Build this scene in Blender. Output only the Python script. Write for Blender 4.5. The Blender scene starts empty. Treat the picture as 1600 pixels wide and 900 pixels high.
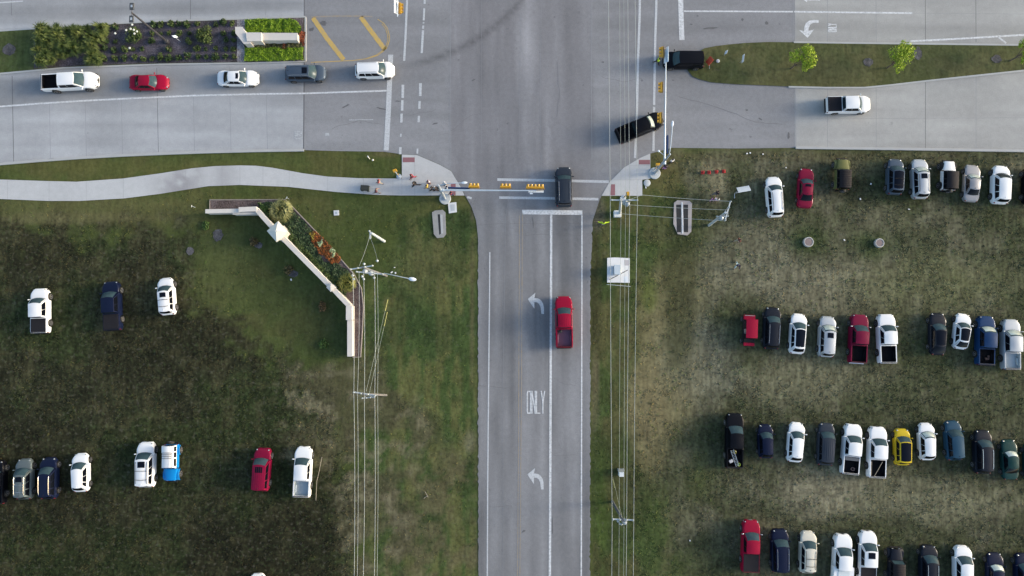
import bpy, bmesh, math, random
import numpy as np
from mathutils import Vector, Matrix
random.seed(7)
C = bpy.context.scene.collection
R = math.radians
# ---------------------------------------------------------------- camera / survey helpers
H, F, TILT = 81.4, 1067.0, R(3.0)
ct, st = math.cos(TILT), math.sin(TILT)
def G(px, py, z=0.0):
    """ground (or height z) position of a point surveyed from the aerial photograph"""
    dx, dy, dz = (px-800)/F, -(py-450)/F, -1.0
    wy, wz = dy*ct - dz*st, dy*st + dz*ct
    t = (z-H)/wz
    return Vector((dx*t, wy*t, z))
def PX(x, y, z=0.0):
    """numpy: survey coordinates of world points"""
    zz = z-H
    cy, cz = y*ct + zz*st, -y*st + zz*ct
    return 800 + x/(-cz)*F, 450 - cy/(-cz)*F
def lerp(a, b, t): return a+(b-a)*t
def sm(t):
    t = max(0., min(1., t)); return t*t*(3-2*t)
# ---------------------------------------------------------------- noise fields
def vnoise(x, y, s, seed):
    rs = np.random.RandomState(seed); T = rs.rand(64, 64)
    u, v = x/s, y/s
    i, j = np.floor(u).astype(int), np.floor(v).astype(int)
    fu, fv = u-i, v-j
    fu, fv = fu*fu*(3-2*fu), fv*fv*(3-2*fv)
    g = lambda a, b: T[a % 64, b % 64]
    return (g(i, j)*(1-fu)+g(i+1, j)*fu)*(1-fv)+(g(i, j+1)*(1-fu)+g(i+1, j+1)*fu)*fv
def fbm(x, y, s, seed, o=4):
    r, a, t = 0, 1., 0
    for k in range(o):
        r = r+a*vnoise(x+17.3*k, y-9.1*k, s/2**k, seed+k); t += a; a *= .55
    return r/t
def sstep(a, b, x):
    t = np.clip((x-a)/(b-a), 0, 1); return t*t*(3-2*t)
def sdist(px, py, poly):
    """signed distance (inside positive) to a polygon"""
    d = np.full(px.shape, 1e9); ins = np.zeros(px.shape, bool)
    n = len(poly)
    for k in range(n):
        x0, y0 = poly[k]; x1, y1 = poly[(k+1) % n]
        ex, ey = x1-x0, y1-y0
        t = np.clip(((px-x0)*ex+(py-y0)*ey)/(ex*ex+ey*ey+1e-9), 0, 1)
        d = np.minimum(d, np.hypot(px-x0-t*ex, py-y0-t*ey))
        if y0 != y1:
            c = ((y0 > py) != (y1 > py)) & (px < ex*(py-y0)/(y1-y0)+x0)
            ins ^= c
    return np.where(ins, d, -d)
# ---------------------------------------------------------------- object helpers
def tag(o, label=None, cat=None, group=None, kind=None):
    if label: o['label'] = label
    if cat: o['category'] = cat
    if group: o['group'] = group
    if kind: o['kind'] = kind
    return o
def empty(name, loc, rz=0, label=None, cat=None, group=None):
    o = bpy.data.objects.new(name, None); C.objects.link(o)
    o.empty_display_size = .3
    o.location = loc; o.rotation_euler = (0, 0, rz)
    return tag(o, label, cat, group)
def link(name, me, parent=None, loc=None, rot=None):
    o = bpy.data.objects.new(name, me); C.objects.link(o)
    if parent: o.parent = parent
    if loc is not None: o.location = loc
    if rot is not None: o.rotation_euler = rot
    return o
class MB:
    def __init__(s): s.v, s.f, s.m = [], [], []
    def add(s, vs, fs, mi=0):
        n = len(s.v); s.v += [tuple(p) for p in vs]
        for f in fs: s.f.append([i+n for i in f]); s.m.append(mi)
    def box(s, c, d, mi=0, M=None, taper=1.0, bev=0.0):
        x, y, z = d[0]/2, d[1]/2, d[2]/2
        if bev <= 0:
            vs = [(-x, -y, -z), (x, -y, -z), (x, y, -z), (-x, y, -z)]
            vs += [(a*taper, b*taper, z) for a, b in ((-x, -y), (x, -y), (x, y), (-x, y))]
            fs = [(3, 2, 1, 0), (4, 5, 6, 7), (0, 1, 5, 4), (1, 2, 6, 5), (2, 3, 7, 6), (3, 0, 4, 7)]
        else:
            b = min(bev, x*.9, y*.9, z*.9)
            o8 = lambda e: [(-x+b+e, -y+e), (x-b-e, -y+e), (x-e, -y+b+e), (x-e, y-b-e), (x-b-e, y-e), (-x+b+e, y-e), (-x+e, y-b-e), (-x+e, -y+b+e)]
            vs, fs = [], []
            for e, zz in ((b*.6, -z), (0, -z+b), (0, z-b), (b*.6, z)): vs += [(p[0], p[1], zz) for p in o8(e)]
            for k in range(3):
                for i in range(8):
                    j = (i+1) % 8; fs.append((k*8+i, k*8+j, k*8+8+j, k*8+8+i))
            fs += [tuple(range(7, -1, -1)), tuple(range(24, 32))]
        c = Vector(c)
        if M is not None: vs = [c+(M @ Vector(p)) for p in vs]
        else: vs = [c+Vector(p) for p in vs]
        s.add(vs, fs, mi)
    def tube(s, pts, r, n=8, mi=0, cap=True):
        pts = [Vector(p) for p in pts]
        rs = r if isinstance(r, (list, tuple)) else [r]*len(pts)
        vs, fs = [], []
        t0 = (pts[1]-pts[0]).normalized()
        up = Vector((0, 0, 1)) if abs(t0.z) < .9 else Vector((1, 0, 0))
        for k, p in enumerate(pts):
            t = (pts[min(k+1, len(pts)-1)]-pts[max(k-1, 0)]).normalized()
            a = t.cross(up).normalized(); b = t.cross(a)
            for i in range(n):
                an = 2*math.pi*i/n
                vs.append(p+(a*math.cos(an)+b*math.sin(an))*rs[k])
        for k in range(len(pts)-1):
            for i in range(n):
                j = (i+1) % n
                fs.append((k*n+i, k*n+j, k*n+n+j, k*n+n+i))
        if cap: fs += [tuple(range(n-1, -1, -1)), tuple(range((len(pts)-1)*n, len(pts)*n))]
        s.add(vs, fs, mi)
    def lathe(s, prof, n=20, c=(0, 0, 0), M=None, mi=0):
        """profile of (radius, height) turned about z"""
        vs, fs = [], []
        for r, z in prof:
            for i in range(n):
                a = 2*math.pi*i/n; vs.append(Vector((r*math.cos(a), r*math.sin(a), z)))
        for k in range(len(prof)-1):
            for i in range(n):
                j = (i+1) % n; fs.append((k*n+i, k*n+j, k*n+n+j, k*n+n+i))
        fs += [tuple(range(n-1, -1, -1)), tuple(range((len(prof)-1)*n, len(prof)*n))]
        c = Vector(c)
        s.add([c+(M @ p if M is not None else p) for p in vs], fs, mi)
    def ell(s, c, r, n=10, mi=0, M=None):
        prof = []
        for k in range(n//2+1):
            a = -math.pi/2+math.pi*k/(n//2); prof.append((max(math.cos(a), .02), math.sin(a)))
        S = Matrix.Diagonal(Vector(r)); s.lathe(prof, n, c, (M @ S) if M is not None else S, mi)
    def prism(s, poly, z0, z1, mi=0):
        n = len(poly); ar = sum(poly[i][0]*poly[(i+1) % n][1]-poly[(i+1) % n][0]*poly[i][1] for i in range(n))
        if ar < 0: poly = poly[::-1]
        vs = [(p[0], p[1], z0) for p in poly]+[(p[0], p[1], z1) for p in poly]
        fs = [tuple(range(n-1, -1, -1)), tuple(range(n, 2*n))]
        fs += [(i, (i+1) % n, n+(i+1) % n, n+i) for i in range(n)]
        s.add(vs, fs, mi)
    def grid(s, fn, na, nb, mi=0, flip=False):
        vs = [fn(i/na, j/nb) for j in range(nb+1) for i in range(na+1)]
        fs = []
        for j in range(nb):
            for i in range(na):
                q = (j*(na+1)+i, j*(na+1)+i+1, (j+1)*(na+1)+i+1, (j+1)*(na+1)+i)
                fs.append(q[::-1] if flip else q)
        s.add(vs, fs, mi)
    def mesh(s, name, mats, smooth=35):
        me = bpy.data.meshes.new(name); me.from_pydata(s.v, [], s.f)
        if not isinstance(mats, (list, tuple)): mats = [mats]
        for m in mats: me.materials.append(m)
        if len(mats) > 1: me.polygons.foreach_set('material_index', s.m)
        if smooth:
            me.polygons.foreach_set('use_smooth', [True]*len(me.polygons))
            me.set_sharp_from_angle(angle=R(smooth))
        me.update(); return me
    def obj(s, name, mats, parent=None, smooth=35, loc=None, rot=None):
        return link(name, s.mesh(name, mats, smooth), parent, loc, rot)
# ---------------------------------------------------------------- materials
def nodes(name):
    m = bpy.data.materials.new(name); m.use_nodes = True
    return m, m.node_tree, m.node_tree.nodes['Principled BSDF']
MATS = {}
def mat(name, col, rough=.6, metal=0., coat=0., spec=.5, var=.08, vs=1.5, bump=0., emit=None, coatr=.06):
    """painted / plain material with slight procedural unevenness"""
    if name in MATS: return MATS[name]
    m, nt, b = nodes(name)
    b.inputs['Roughness'].default_value = rough; b.inputs['Metallic'].default_value = metal
    b.inputs['Coat Weight'].default_value = coat; b.inputs['Coat Roughness'].default_value = coatr
    b.inputs['Specular IOR Level'].default_value = spec
    if var > 0:
        tc = nt.nodes.new('ShaderNodeTexCoord'); n = nt.nodes.new('ShaderNodeTexNoise')
        n.inputs['Scale'].default_value = vs; n.inputs['Detail'].default_value = 4
        nt.links.new(tc.outputs['Object'], n.inputs['Vector'])
        mx = nt.nodes.new('ShaderNodeMix'); mx.data_type = 'RGBA'
        mx.inputs['A'].default_value = (*[c*(1-var) for c in col], 1); mx.inputs['B'].default_value = (*[min(c*(1+var), 1) for c in col], 1)
        nt.links.new(n.outputs['Fac'], mx.inputs['Factor']); nt.links.new(mx.outputs['Result'], b.inputs['Base Color'])
        if bump:
            bp = nt.nodes.new('ShaderNodeBump'); bp.inputs['Strength'].default_value = bump; bp.inputs['Distance'].default_value = .02
            nt.links.new(n.outputs['Fac'], bp.inputs['Height']); nt.links.new(bp.outputs['Normal'], b.inputs['Normal'])
    else: b.inputs['Base Color'].default_value = (*col, 1)
    if emit:
        b.inputs['Emission Color'].default_value = (*col, 1); b.inputs['Emission Strength'].default_value = emit
    MATS[name] = m; return m
def colmat(name, rough=.9, fine=(6., .35), mid=(.8, .25), bump=.3, specks=None, streak=None, spec=.3):
    """surface whose broad colour is its own patchiness (attribute 'Col') with procedural grain"""
    m, nt, b = nodes(name); L = nt.links.new
    b.inputs['Roughness'].default_value = rough; b.inputs['Specular IOR Level'].default_value = spec
    at = nt.nodes.new('ShaderNodeAttribute'); at.attribute_name = 'Col'
    geo = nt.nodes.new('ShaderNodeNewGeometry'); cur = at.outputs['Color']; hgt = None
    def noise(scale, det=3, st=None):
        n = nt.nodes.new('ShaderNodeTexNoise'); n.inputs['Scale'].default_value = scale; n.inputs['Detail'].default_value = det
        if st:
            mp = nt.nodes.new('ShaderNodeMapping'); mp.inputs['Scale'].default_value = st
            L(geo.outputs['Position'], mp.inputs['Vector']); L(mp.outputs['Vector'], n.inputs['Vector'])
        else: L(geo.outputs['Position'], n.inputs['Vector'])
        return n
    def mul(cur, n, amt):
        mr = nt.nodes.new('ShaderNodeMapRange'); mr.inputs['From Min'].default_value = .3; mr.inputs['From Max'].default_value = .7
        mr.inputs['To Min'].default_value = 1-amt; mr.inputs['To Max'].default_value = 1+amt
        L(n.outputs['Fac'], mr.inputs['Value'])
        mx = nt.nodes.new('ShaderNodeMix'); mx.data_type = 'RGBA'; mx.blend_type = 'MULTIPLY'; L(at.outputs['Alpha'], mx.inputs['Factor'])
        L(cur, mx.inputs['A']); L(mr.outputs['Result'], mx.inputs['B']); return mx.outputs['Result']
    nf = noise(*((fine[0], 4))); cur = mul(cur, nf, fine[1])
    nm = noise(mid[0], 4); cur = mul(cur, nm, mid[1])
    if streak:
        ns = noise(streak[0], 3, streak[2]); cur = mul(cur, ns, streak[1])
    if specks:
        for sc, lo, hi, col, amt in specks:
            n = noise(sc, 2); mr = nt.nodes.new('ShaderNodeMapRange')
            mr.inputs['From Min'].default_value = lo; mr.inputs['From Max'].default_value = hi; mr.inputs['To Max'].default_value = amt
            L(n.outputs['Fac'], mr.inputs['Value'])
            mx = nt.nodes.new('ShaderNodeMix'); mx.data_type = 'RGBA'
            ma = nt.nodes.new('ShaderNodeMath'); ma.operation = 'MULTIPLY'; L(mr.outputs['Result'], ma.inputs[0]); L(at.outputs['Alpha'], ma.inputs[1])
            L(ma.outputs[0], mx.inputs['Factor']); L(cur, mx.inputs['A']); mx.inputs['B'].default_value = (*col, 1)
            cur = mx.outputs['Result']
    L(cur, b.inputs['Base Color'])
    if bump:
        bp = nt.nodes.new('ShaderNodeBump'); bp.inputs['Strength'].default_value = bump; bp.inputs['Distance'].default_value = .05
        L(nf.outputs['Fac'], bp.inputs['Height']); L(bp.outputs['Normal'], b.inputs['Normal'])
    MATS[name] = m; return m
def paintmat(name, col, wear=.5, scale=3.):
    """road paint, thin and worn: patches show the pavement tone under it"""
    if name in MATS: return MATS[name]
    m, nt, b = nodes(name); L = nt.links.new
    b.inputs['Roughness'].default_value = .7
    geo = nt.nodes.new('ShaderNodeNewGeometry'); n = nt.nodes.new('ShaderNodeTexNoise'); n.inputs['Scale'].default_value = scale; n.inputs['Detail'].default_value = 6; n.inputs['Roughness'].default_value = .7
    L(geo.outputs['Position'], n.inputs['Vector'])
    mr = nt.nodes.new('ShaderNodeMapRange'); mr.inputs['From Min'].default_value = .42; mr.inputs['From Max'].default_value = .66; mr.inputs['To Max'].default_value = wear
    L(n.outputs['Fac'], mr.inputs['Value'])
    mx = nt.nodes.new('ShaderNodeMix'); mx.data_type = 'RGBA'; mx.inputs['A'].default_value = (*col, 1); mx.inputs['B'].default_value = (.22, .23, .24, 1)
    L(mr.outputs['Result'], mx.inputs['Factor']); L(mx.outputs['Result'], b.inputs['Base Color'])
    MATS[name] = m; return m
def leafmat(name, c1, c2, scale=3.):
    if name in MATS: return MATS[name]
    m, nt, b = nodes(name); L = nt.links.new
    b.inputs['Roughness'].default_value = .6; b.inputs['Specular IOR Level'].default_value = .3
    geo = nt.nodes.new('ShaderNodeNewGeometry'); n = nt.nodes.new('ShaderNodeTexNoise'); n.inputs['Scale'].default_value = scale; n.inputs['Detail'].default_value = 3
    L(geo.outputs['Position'], n.inputs['Vector'])
    mr = nt.nodes.new('ShaderNodeMapRange'); mr.inputs['From Min'].default_value = .3; mr.inputs['From Max'].default_value = .7
    mx = nt.nodes.new('ShaderNodeMix'); mx.data_type = 'RGBA'; mx.inputs['A'].default_value = (*c1, 1); mx.inputs['B'].default_value = (*c2, 1)
    ad = nt.nodes.new('ShaderNodeMath'); ad.operation = 'MULTIPLY_ADD'; ad.inputs[1].default_value = .45; 
    L(geo.outputs['Random Per Island'], ad.inputs[0]); L(mr.outputs['Result'], ad.inputs[2])
    sb = nt.nodes.new('ShaderNodeMath'); sb.operation = 'SUBTRACT'; sb.inputs[1].default_value = .22; sb.use_clamp = True
    L(n.outputs['Fac'], mr.inputs['Value']); L(ad.outputs[0], sb.inputs[0]); L(sb.outputs[0], mx.inputs['Factor']); L(mx.outputs['Result'], b.inputs['Base Color'])
    MATS[name] = m; return m
def setcol(me, cols):
    a = me.color_attributes.new('Col', 'FLOAT_COLOR', 'POINT')
    c = np.ones((len(me.vertices), 4), np.float32); c[:, :cols.shape[1]] = cols
    a.data.foreach_set('color', c.ravel())
# ================================================================= GROUND
def axis(lo, hi, step, far):
    return np.array([-f for f in far[::-1]]+list(np.arange(lo, hi+1e-6, step))+list(far))
def mixc(c, m, col): return c*(1-m[:, None])+np.array(col)[None]*m[:, None]
def band_(q, c, w): return np.exp(-((q-c)/w)**2)
def ground_color(x, y):
    px, py = PX(x, y)
    n1 = fbm(x, y, 9., 3); n2 = fbm(x, y, 3.2, 11); n3 = fbm(x, y, 1.2, 23, 3); n4 = fbm(x*2.2, y*.35, 2.4, 31, 3)
    n1, n2, n3, n4 = [np.clip((q-.5)*k+.5, 0, 1) for q, k in ((n1, 1.5), (n2, 1.6), (n3, 1.6), (n4, 1.7))]
    nn = (n1-.5)*.9+(n2-.5)*.7
    c = np.tile(np.array([.070, .088, .038]), (len(x), 1))                       # mown lawn
    c = mixc(c, sstep(.45, .68, n2)*.6, (.105, .100, .052))
    c = mixc(c, sstep(.5, .7, n1)*.4, (.05, .072, .026))
    # left verge beside the road: greener, streaked by the mower
    d = sdist(px, py, [(566, 480), (600, 440), (640, 350), (735, 330), (747, 400), (747, 1600), (590, 1600)])
    m = sstep(-14, 14, d+nn*40)
    m_verge = m; c = mixc(c, m*.85, (.052, .082, .036)); c = mixc(c, m*sstep(.42, .60, n4)*.85, (.108, .112, .058)); c = mixc(c, m*sstep(.52, .7, n2)*.5, (.026, .048, .024))
    d = sdist(px, py, [(640, 740), (735, 700), (745, 1200), (600, 1200), (600, 820)])
    c = mixc(c, sstep(-40, 40, d+nn*120)*sstep(.42, .62, n3*.6+n2*.4)*.7, (.115, .10, .075))
    # rough dark field, left
    dk = [(-900, 352), (0, 352), (60, 346), (150, 353), (215, 358), (268, 372), (300, 398), (322, 440), (352, 486), (392, 520), (440, 556), (480, 585), (520, 640), (552, 720), (552, 1800), (-900, 1800)]
    d = sdist(px, py, dk); m = sstep(-28, 32, d+(n1-.5)*46+(n2-.5)*60+(n3-.5)*56)
    m_dark = m; c = mixc(c, m, (.036, .039, .028))
    c = mixc(c, m*sstep(.5, .72, n2)*.75, (.066, .066, .046)); c = mixc(c, m*sstep(.48, .70, n1)*.7, (.038, .054, .026))
    c = mixc(c, m*sstep(.56, .74, n3)*.5, (.078, .072, .050)); c = mixc(c, m*sstep(.52, .3, n1)*.5, (.021, .021, .015))
    dd = sstep(560, 840, py)*m; c = c*(1-.22*m-.20*dd)[:, None]
    # worn brown strip between field and verge
    d = sdist(px, py, [(480, 560), (560, 570), (640, 640), (640, 700), (610, 900), (540, 900), (500, 720), (430, 640)])
    m = sstep(-30, 30, d+nn*90)
    c = mixc(c, m*.7*sstep(.35, .6, n2), (.085, .078, .060)); c = mixc(c, m*sstep(.55, .7, n3)*.6, (.16, .145, .125))
    # darker green lawn patch behind the stucco wall
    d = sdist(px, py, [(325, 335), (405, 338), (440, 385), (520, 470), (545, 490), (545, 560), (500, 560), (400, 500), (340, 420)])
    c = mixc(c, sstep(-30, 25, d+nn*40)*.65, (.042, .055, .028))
    # right verge and field
    e = sstep(985, 1120, px+nn*120)*sstep(225, 245, py)*(px > 900)
    c = mixc(c, e, (.090, .092, .062))
    c = mixc(c, e*sstep(.42, .72, n2)*.85, (.165, .155, .122)); c = mixc(c, e*sstep(.52, .68, n1)*.65, (.058, .068, .036))
    c = mixc(c, e*sstep(.54, .72, n3)*.55, (.050, .058, .032)); c = mixc(c, e*sstep(560, 640, py)*.25, (.05, .052, .036))
    e2 = sstep(922, 930, px)*sstep(1090, 985, px+nn*70)*sstep(300, 330, py)
    c = mixc(c, e2*.9, (.052, .076, .034)); c = mixc(c, e2*sstep(.48, .66, n4*.5+n2*.5)*.8, (.098, .092, .055)); c = mixc(c, e2*sstep(.5, .7, n1)*.5, (.036, .044, .022))
    def patch(X, Y, rx, ry, col, amt, c):
        q = np.hypot((px-X)/rx, (py-Y)/ry); return mixc(c, sstep(1.25, .35, q+nn*.7)*amt, col)
    for X, Y, rx, ry, col, amt in [
        (1118, 282, 25, 48, (0.244, 0.220, 0.165), 0.95), (1112, 262, 21, 17, (0.232, 0.207, 0.159), 0.75), (1250, 440, 172, 54, (0.207, 0.189, 0.152), 0.9), (1190, 400, 80, 72, (0.183, 0.171, 0.140), 0.75),
        (1290, 765, 86, 48, (0.220, 0.201, 0.165), 0.95), (1050, 560, 57, 132, (0.189, 0.165, 0.122), 0.85), (1000, 640, 34, 72, (0.201, 0.171, 0.128), 0.75), (1450, 790, 126, 36, (0.189, 0.177, 0.134), 0.75),
        (1260, 590, 150, 48, (0.189, 0.177, 0.134), 0.75), (1110, 560, 69, 72, (0.177, 0.171, 0.152), 0.75), (1480, 440, 172, 48, (0.152, 0.152, 0.091), 0.65), (1400, 265, 220, 16, (0.115, 0.105, 0.075), 0.6),
        (1040, 275, 26, 24, (0.125, 0.105, 0.065), 0.6), (1370, 340, 69, 31, (0.171, 0.159, 0.122), 0.65), (1200, 845, 69, 36, (0.159, 0.146, 0.110), 0.75), (1020, 700, 34, 72, (0.183, 0.152, 0.110), 0.65),
        (1262, 378, 38, 30, (0.050, 0.075, 0.030), 0.7), (1372, 382, 38, 30, (0.050, 0.075, 0.030), 0.7), (1062, 440, 26, 130, (0.040, 0.046, 0.026), 0.7), (1160, 680, 40, 60, (0.050, 0.054, 0.036), 0.5),
        (1340, 300, 60, 26, (0.050, 0.052, 0.034), 0.7), (1290, 520, 130, 30, (0.060, 0.062, 0.042), 0.6), (931, 440, 9, 170, (0.040, 0.042, 0.026), 0.75), (935, 335, 12, 30, (0.100, 0.095, 0.095), 0.8), (738, 335, 5, 14, (0.110, 0.105, 0.095), 0.7), (940, 800, 12, 110, (0.060, 0.090, 0.030), 0.7), (1014, 460, 12, 26, (0.085, 0.105, 0.040), 0.8),
        (100, 322, 300, 20, (0.105, 0.105, 0.060), 0.6), (130, 340, 200, 10, (0.130, 0.120, 0.080), 0.6), (1300, 245, 400, 8, (0.125, 0.110, 0.072), 0.6), (250, 262, 300, 10, (0.098, 0.100, 0.045), 0.5),
        (340, 420, 50, 70, (0.088, 0.100, 0.050), 0.6), (480, 300, 160, 12, (0.050, 0.070, 0.028), 0.5), (620, 320, 90, 20, (0.060, 0.080, 0.036), 0.5), (660, 420, 60, 70, (0.100, 0.098, 0.058), 0.5),
        (230, 460, 40, 30, (0.075, 0.070, 0.050), 0.5), (500, 690, 60, 40, (0.100, 0.092, 0.072), 0.6), (930, 620, 5, 90, (0.140, 0.120, 0.100), 0.7), (737, 480, 4, 160, (0.120, 0.105, 0.075), 0.6), (735, 690, 10, 20, (0.160, 0.150, 0.130), 0.7), (600, 240, 30, 5, (0.120, 0.100, 0.070), 0.6)]:
        c = patch(X, Y, rx, ry, col, amt, c)
    # flattened wheel tracks in the parking fields
    for X in (1130, 1420, 140): pass
    tr = np.exp(-((np.mod(px+n1*60, 46)-23)/6.)**2)*sstep(.5, .65, n2)
    c = c*(1-.12*tr[:, None])
    for yc in (424, 588, 606, 768, 790):
        w = yc+7*np.sin(px/83+yc)+(n1-.5)*30
        for o_ in (0, 19): c = c*(1+(.14*band_(py, w+o_, 3.2)*e*sstep(1090, 1150, px)*sstep(.25, .6, n2))[:, None])
    c = c*np.stack([.93-.20*e, .925-.175*e, .66-.05*e], -1)
    rough = np.clip(m_dark+.9*e+.35*m_verge+.3*e2, 0, 1)*.62+.38
    c = np.clip(c*(1+(.30*n3[:, None]-.15)*rough[:, None]), .008, .6)
    return np.concatenate([c, rough[:, None]], 1)
far = [75, 82, 95, 120, 170, 260, 450, 900, 2200]
xs = axis(-70, 70, .45, far); ys = np.array([-2200, -900, -450, -260, -170, -120, -80, -55]+list(np.arange(-40, 46.1, .45))+[50, 60, 80, 120, 170, 260, 450, 900, 2200])
XX, YY = np.meshgrid(xs, ys); gx, gy = XX.ravel(), YY.ravel()
nx, ny = len(xs), len(ys)
gz = (fbm(gx, gy, 2.2, 77, 3)-.5)*.03
gz = np.where((np.abs(gx) > 70) | (gy > 46) | (gy < -40), 0, gz)-.03
ids = np.arange(nx*ny).reshape(ny, nx)
fs = np.stack([ids[:-1, :-1], ids[:-1, 1:], ids[1:, 1:], ids[1:, :-1]], -1).reshape(-1, 4)
me = bpy.data.meshes.new('ground'); me.from_pydata(np.stack([gx, gy, gz], -1).tolist(), [], fs.tolist())
me.polygons.foreach_set('use_smooth', [True]*len(me.polygons))
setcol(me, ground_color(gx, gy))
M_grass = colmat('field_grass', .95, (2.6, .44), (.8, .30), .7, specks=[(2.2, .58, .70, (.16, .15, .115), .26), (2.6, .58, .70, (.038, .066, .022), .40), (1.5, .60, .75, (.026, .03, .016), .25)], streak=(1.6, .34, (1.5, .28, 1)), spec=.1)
me.materials.append(M_grass)
ground = link('ground', me); tag(ground, kind='structure')

# ================================================================= PAVEMENT
def sheet(name, poly, z, m, colf, res=.6, parent=None, top=None, world=False):
    """flat paving sheet; given by surveyed outline"""
    P = [Vector((p[0], p[1], 0)) if world else G(*p) for p in poly]
    bm = bmesh.new(); f = bm.faces.new([bm.verts.new((p.x, p.y, z)) for p in P])
    f.normal_update()
    bmesh.ops.triangulate(bm, faces=[f], ngon_method='EAR_CLIP')
    lo = Vector((min(p.x for p in P), min(p.y for p in P))); hi = Vector((max(p.x for p in P), max(p.y for p in P)))
    for ax, (a, b) in ((0, (max(lo.x, -66), min(hi.x, 66))), (1, (max(lo.y, -38), min(hi.y, 44)))):
        k = math.ceil(a/res)*res
        while k < b:
            n = [0, 0, 0]; n[ax] = 1; co = [0, 0, 0]; co[ax] = k+.0137
            bmesh.ops.bisect_plane(bm, geom=bm.verts[:]+bm.edges[:]+bm.faces[:], plane_co=co, plane_no=n, dist=1e-5)
            k += res
    for f in bm.faces:
        if f.normal.z < 0: f.normal_flip()
    me = bpy.data.meshes.new(name); bm.to_mesh(me); bm.free()
    co = np.zeros(len(me.vertices)*3); me.vertices.foreach_get('co', co); co = co.reshape(-1, 3)
    setcol(me, colf(co[:, 0], co[:, 1])); me.materials.append(m)
    return link(name, me, parent)
def band(q, c, w): return np.exp(-((q-c)/w)**2)
def asphalt_color(x, y):
    px, py = PX(x, y)
    n1 = fbm(x, y, 7., 41); n2 = fbm(x, y, 2., 43); ns = fbm(x*1.6, y*.12, 1.4, 47, 4); ne = fbm(x*.12, y*1.6, 1.4, 53, 4)
    v = np.full(len(x), .218)
    ctr = sstep(703, 707, px)*sstep(927, 923, px)
    south = sstep(285, 330, py)
    v = v*(1-.10*ctr*(1-south)); v = v*(1-.17*south)
    v *= .90+.20*n1; v *= .95+.10*n2
    v *= 1+(ns-.5)*.85*np.maximum(ctr, south); v *= 1+(ne-.5)*.35*(1-ctr)*(1-south)
    # pale worn wheel paths and oil-dark lane middles
    for c_, w, a in ((722, 13, .12), (832, 16, .27), (752, 9, -.10), (905, 10, -.08), (880, 22, -.12), (792, 18, -.09), (858, 8, .08)): v *= 1+a*band(px, c_, w)*(1-south)
    for c_, w, a in ((836, 6, -.12), (881, 6, -.14), (822, 5, .10), (851, 5, .08), (868, 4, .06), (895, 5, .08), (785, 14, -.06), (916, 6, -.12), (754, 7, -.09)): v *= 1+a*band(px, c_, w)*south
    v *= 1-.10*band(py, 120, 24)*sstep(703, 690, px)+.0*v; v *= 1+.08*band(py, 175, 40)*sstep(703, 690, px)
    v *= 1-.08*band(py, 35, 16)*sstep(925, 940, px); v *= 1+.06*band(py, 190, 30)*sstep(925, 960, px)
    v *= 1+.30*np.exp(-np.hypot((px-829)/11, (py-70)/40)**2)
    # old tyre arc through the junction
    c0 = (590., -190.); r = np.hypot(px-c0[0], py-c0[1]); a = band(r, 295, 5)*sstep(600, 690, px)*sstep(850, 800, px)*(py > 0)
    v *= 1-.44*a
    # pale turning sweep
    c1 = (560., 470.); r1 = np.hypot(px-c1[0], (py-c1[1])); v *= 1+.09*band(r1, 262, 9)*(py > 200)*(py < 420)
    t = np.stack([v*.985, v*1.0, v*1.045], -1)
    t = mixc(t, .25*ctr*(1-south)*(.5+n1), (.195, .185, .20))
    return np.clip(t, .03, .8)
def concrete_color(x, y):
    px, py = PX(x, y)
    n1 = fbm(x, y, 8., 61); n2 = fbm(x, y, 2., 63); ne = fbm(x*.10, y*1.8, 1.3, 67, 4)
    v = np.full(len(x), .325)*(.90+.2*n1)*(.95+.1*n2)*(1+(ne-.5)*.34)
    L = sstep(480, 470, px)
    lane = 150+.00012*(px-400)**2*sstep(400, 0, px)
    inlane = L*sstep(2, -4, py-lane)*sstep(96, 104, py); v *= 1-.26*inlane; v *= 1-.10*inlane*band(py, 128-.02*(px-300), 9)
    v *= 1-.22*L*band(py, 14-.03*(px-300)*.6, 13); v *= 1-.10*L*sstep(40, 0, py)
    v *= 1+.07*L*sstep(160, 175, py); v *= 1-.06*L*band(py, 198, 8)
    yb = np.interp(px, [0, 100, 250, 382, 477], [115, 106, 100.5, 98.5, 96]); yt = np.interp(px, [0, 62, 125, 250, 375, 477], [49, 45, 40.5, 34, 30.5, 27])
    v *= 1+.30*L*(sstep(12, 8, py-yb)*sstep(-2, 0, py-yb)); v *= 1+.22*L*(sstep(-11, -8, py-yt)*sstep(2, 0, py-yt))
    for k, xs_ in enumerate((40, 100, 160, 230, 290, 350, 420)): v *= 1+.03*L*band(px, xs_, 26)*(1 if k % 2 else -1)
    rs_ = np.random.RandomState(9).rand(4000); sl = np.where(px < 800, np.floor((px-20.5)/56.6)+500, np.floor((px-1293)/77)+900)*3+np.where(px < 800, (py > lane)*1+(py > 60)*1, (py > 100)*1+((py > 186)|((py > 20) & (py < 100)))*1)
    v *= .965+.07*rs_[np.clip(sl, 0, 3999).astype(int)]
    rt = sstep(1236, 1246, px); v *= 1-.12*rt*band(py, 44, 12); v *= 1+.05*rt*band(py, 190, 14); v *= 1-.10*rt*band(py, 178, 6)
    return np.clip(np.stack([v*.965+.02*rt*v, v*1.0-.01*rt*v, v*1.04-.085*rt*v], -1), .03, .8)
def walk_color(x, y):
    px, py = PX(x, y)
    n1 = fbm(x, y, 3., 71); n2 = fbm(x, y, 1., 73)
    v = .45*(.92+.16*n1)*(.97+.06*n2)
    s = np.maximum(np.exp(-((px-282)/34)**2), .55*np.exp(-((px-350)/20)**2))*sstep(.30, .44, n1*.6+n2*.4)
    t = np.stack([v*.97, v*.99, v], -1); return mixc(t, s*.85, (.25, .245, .255))
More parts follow.
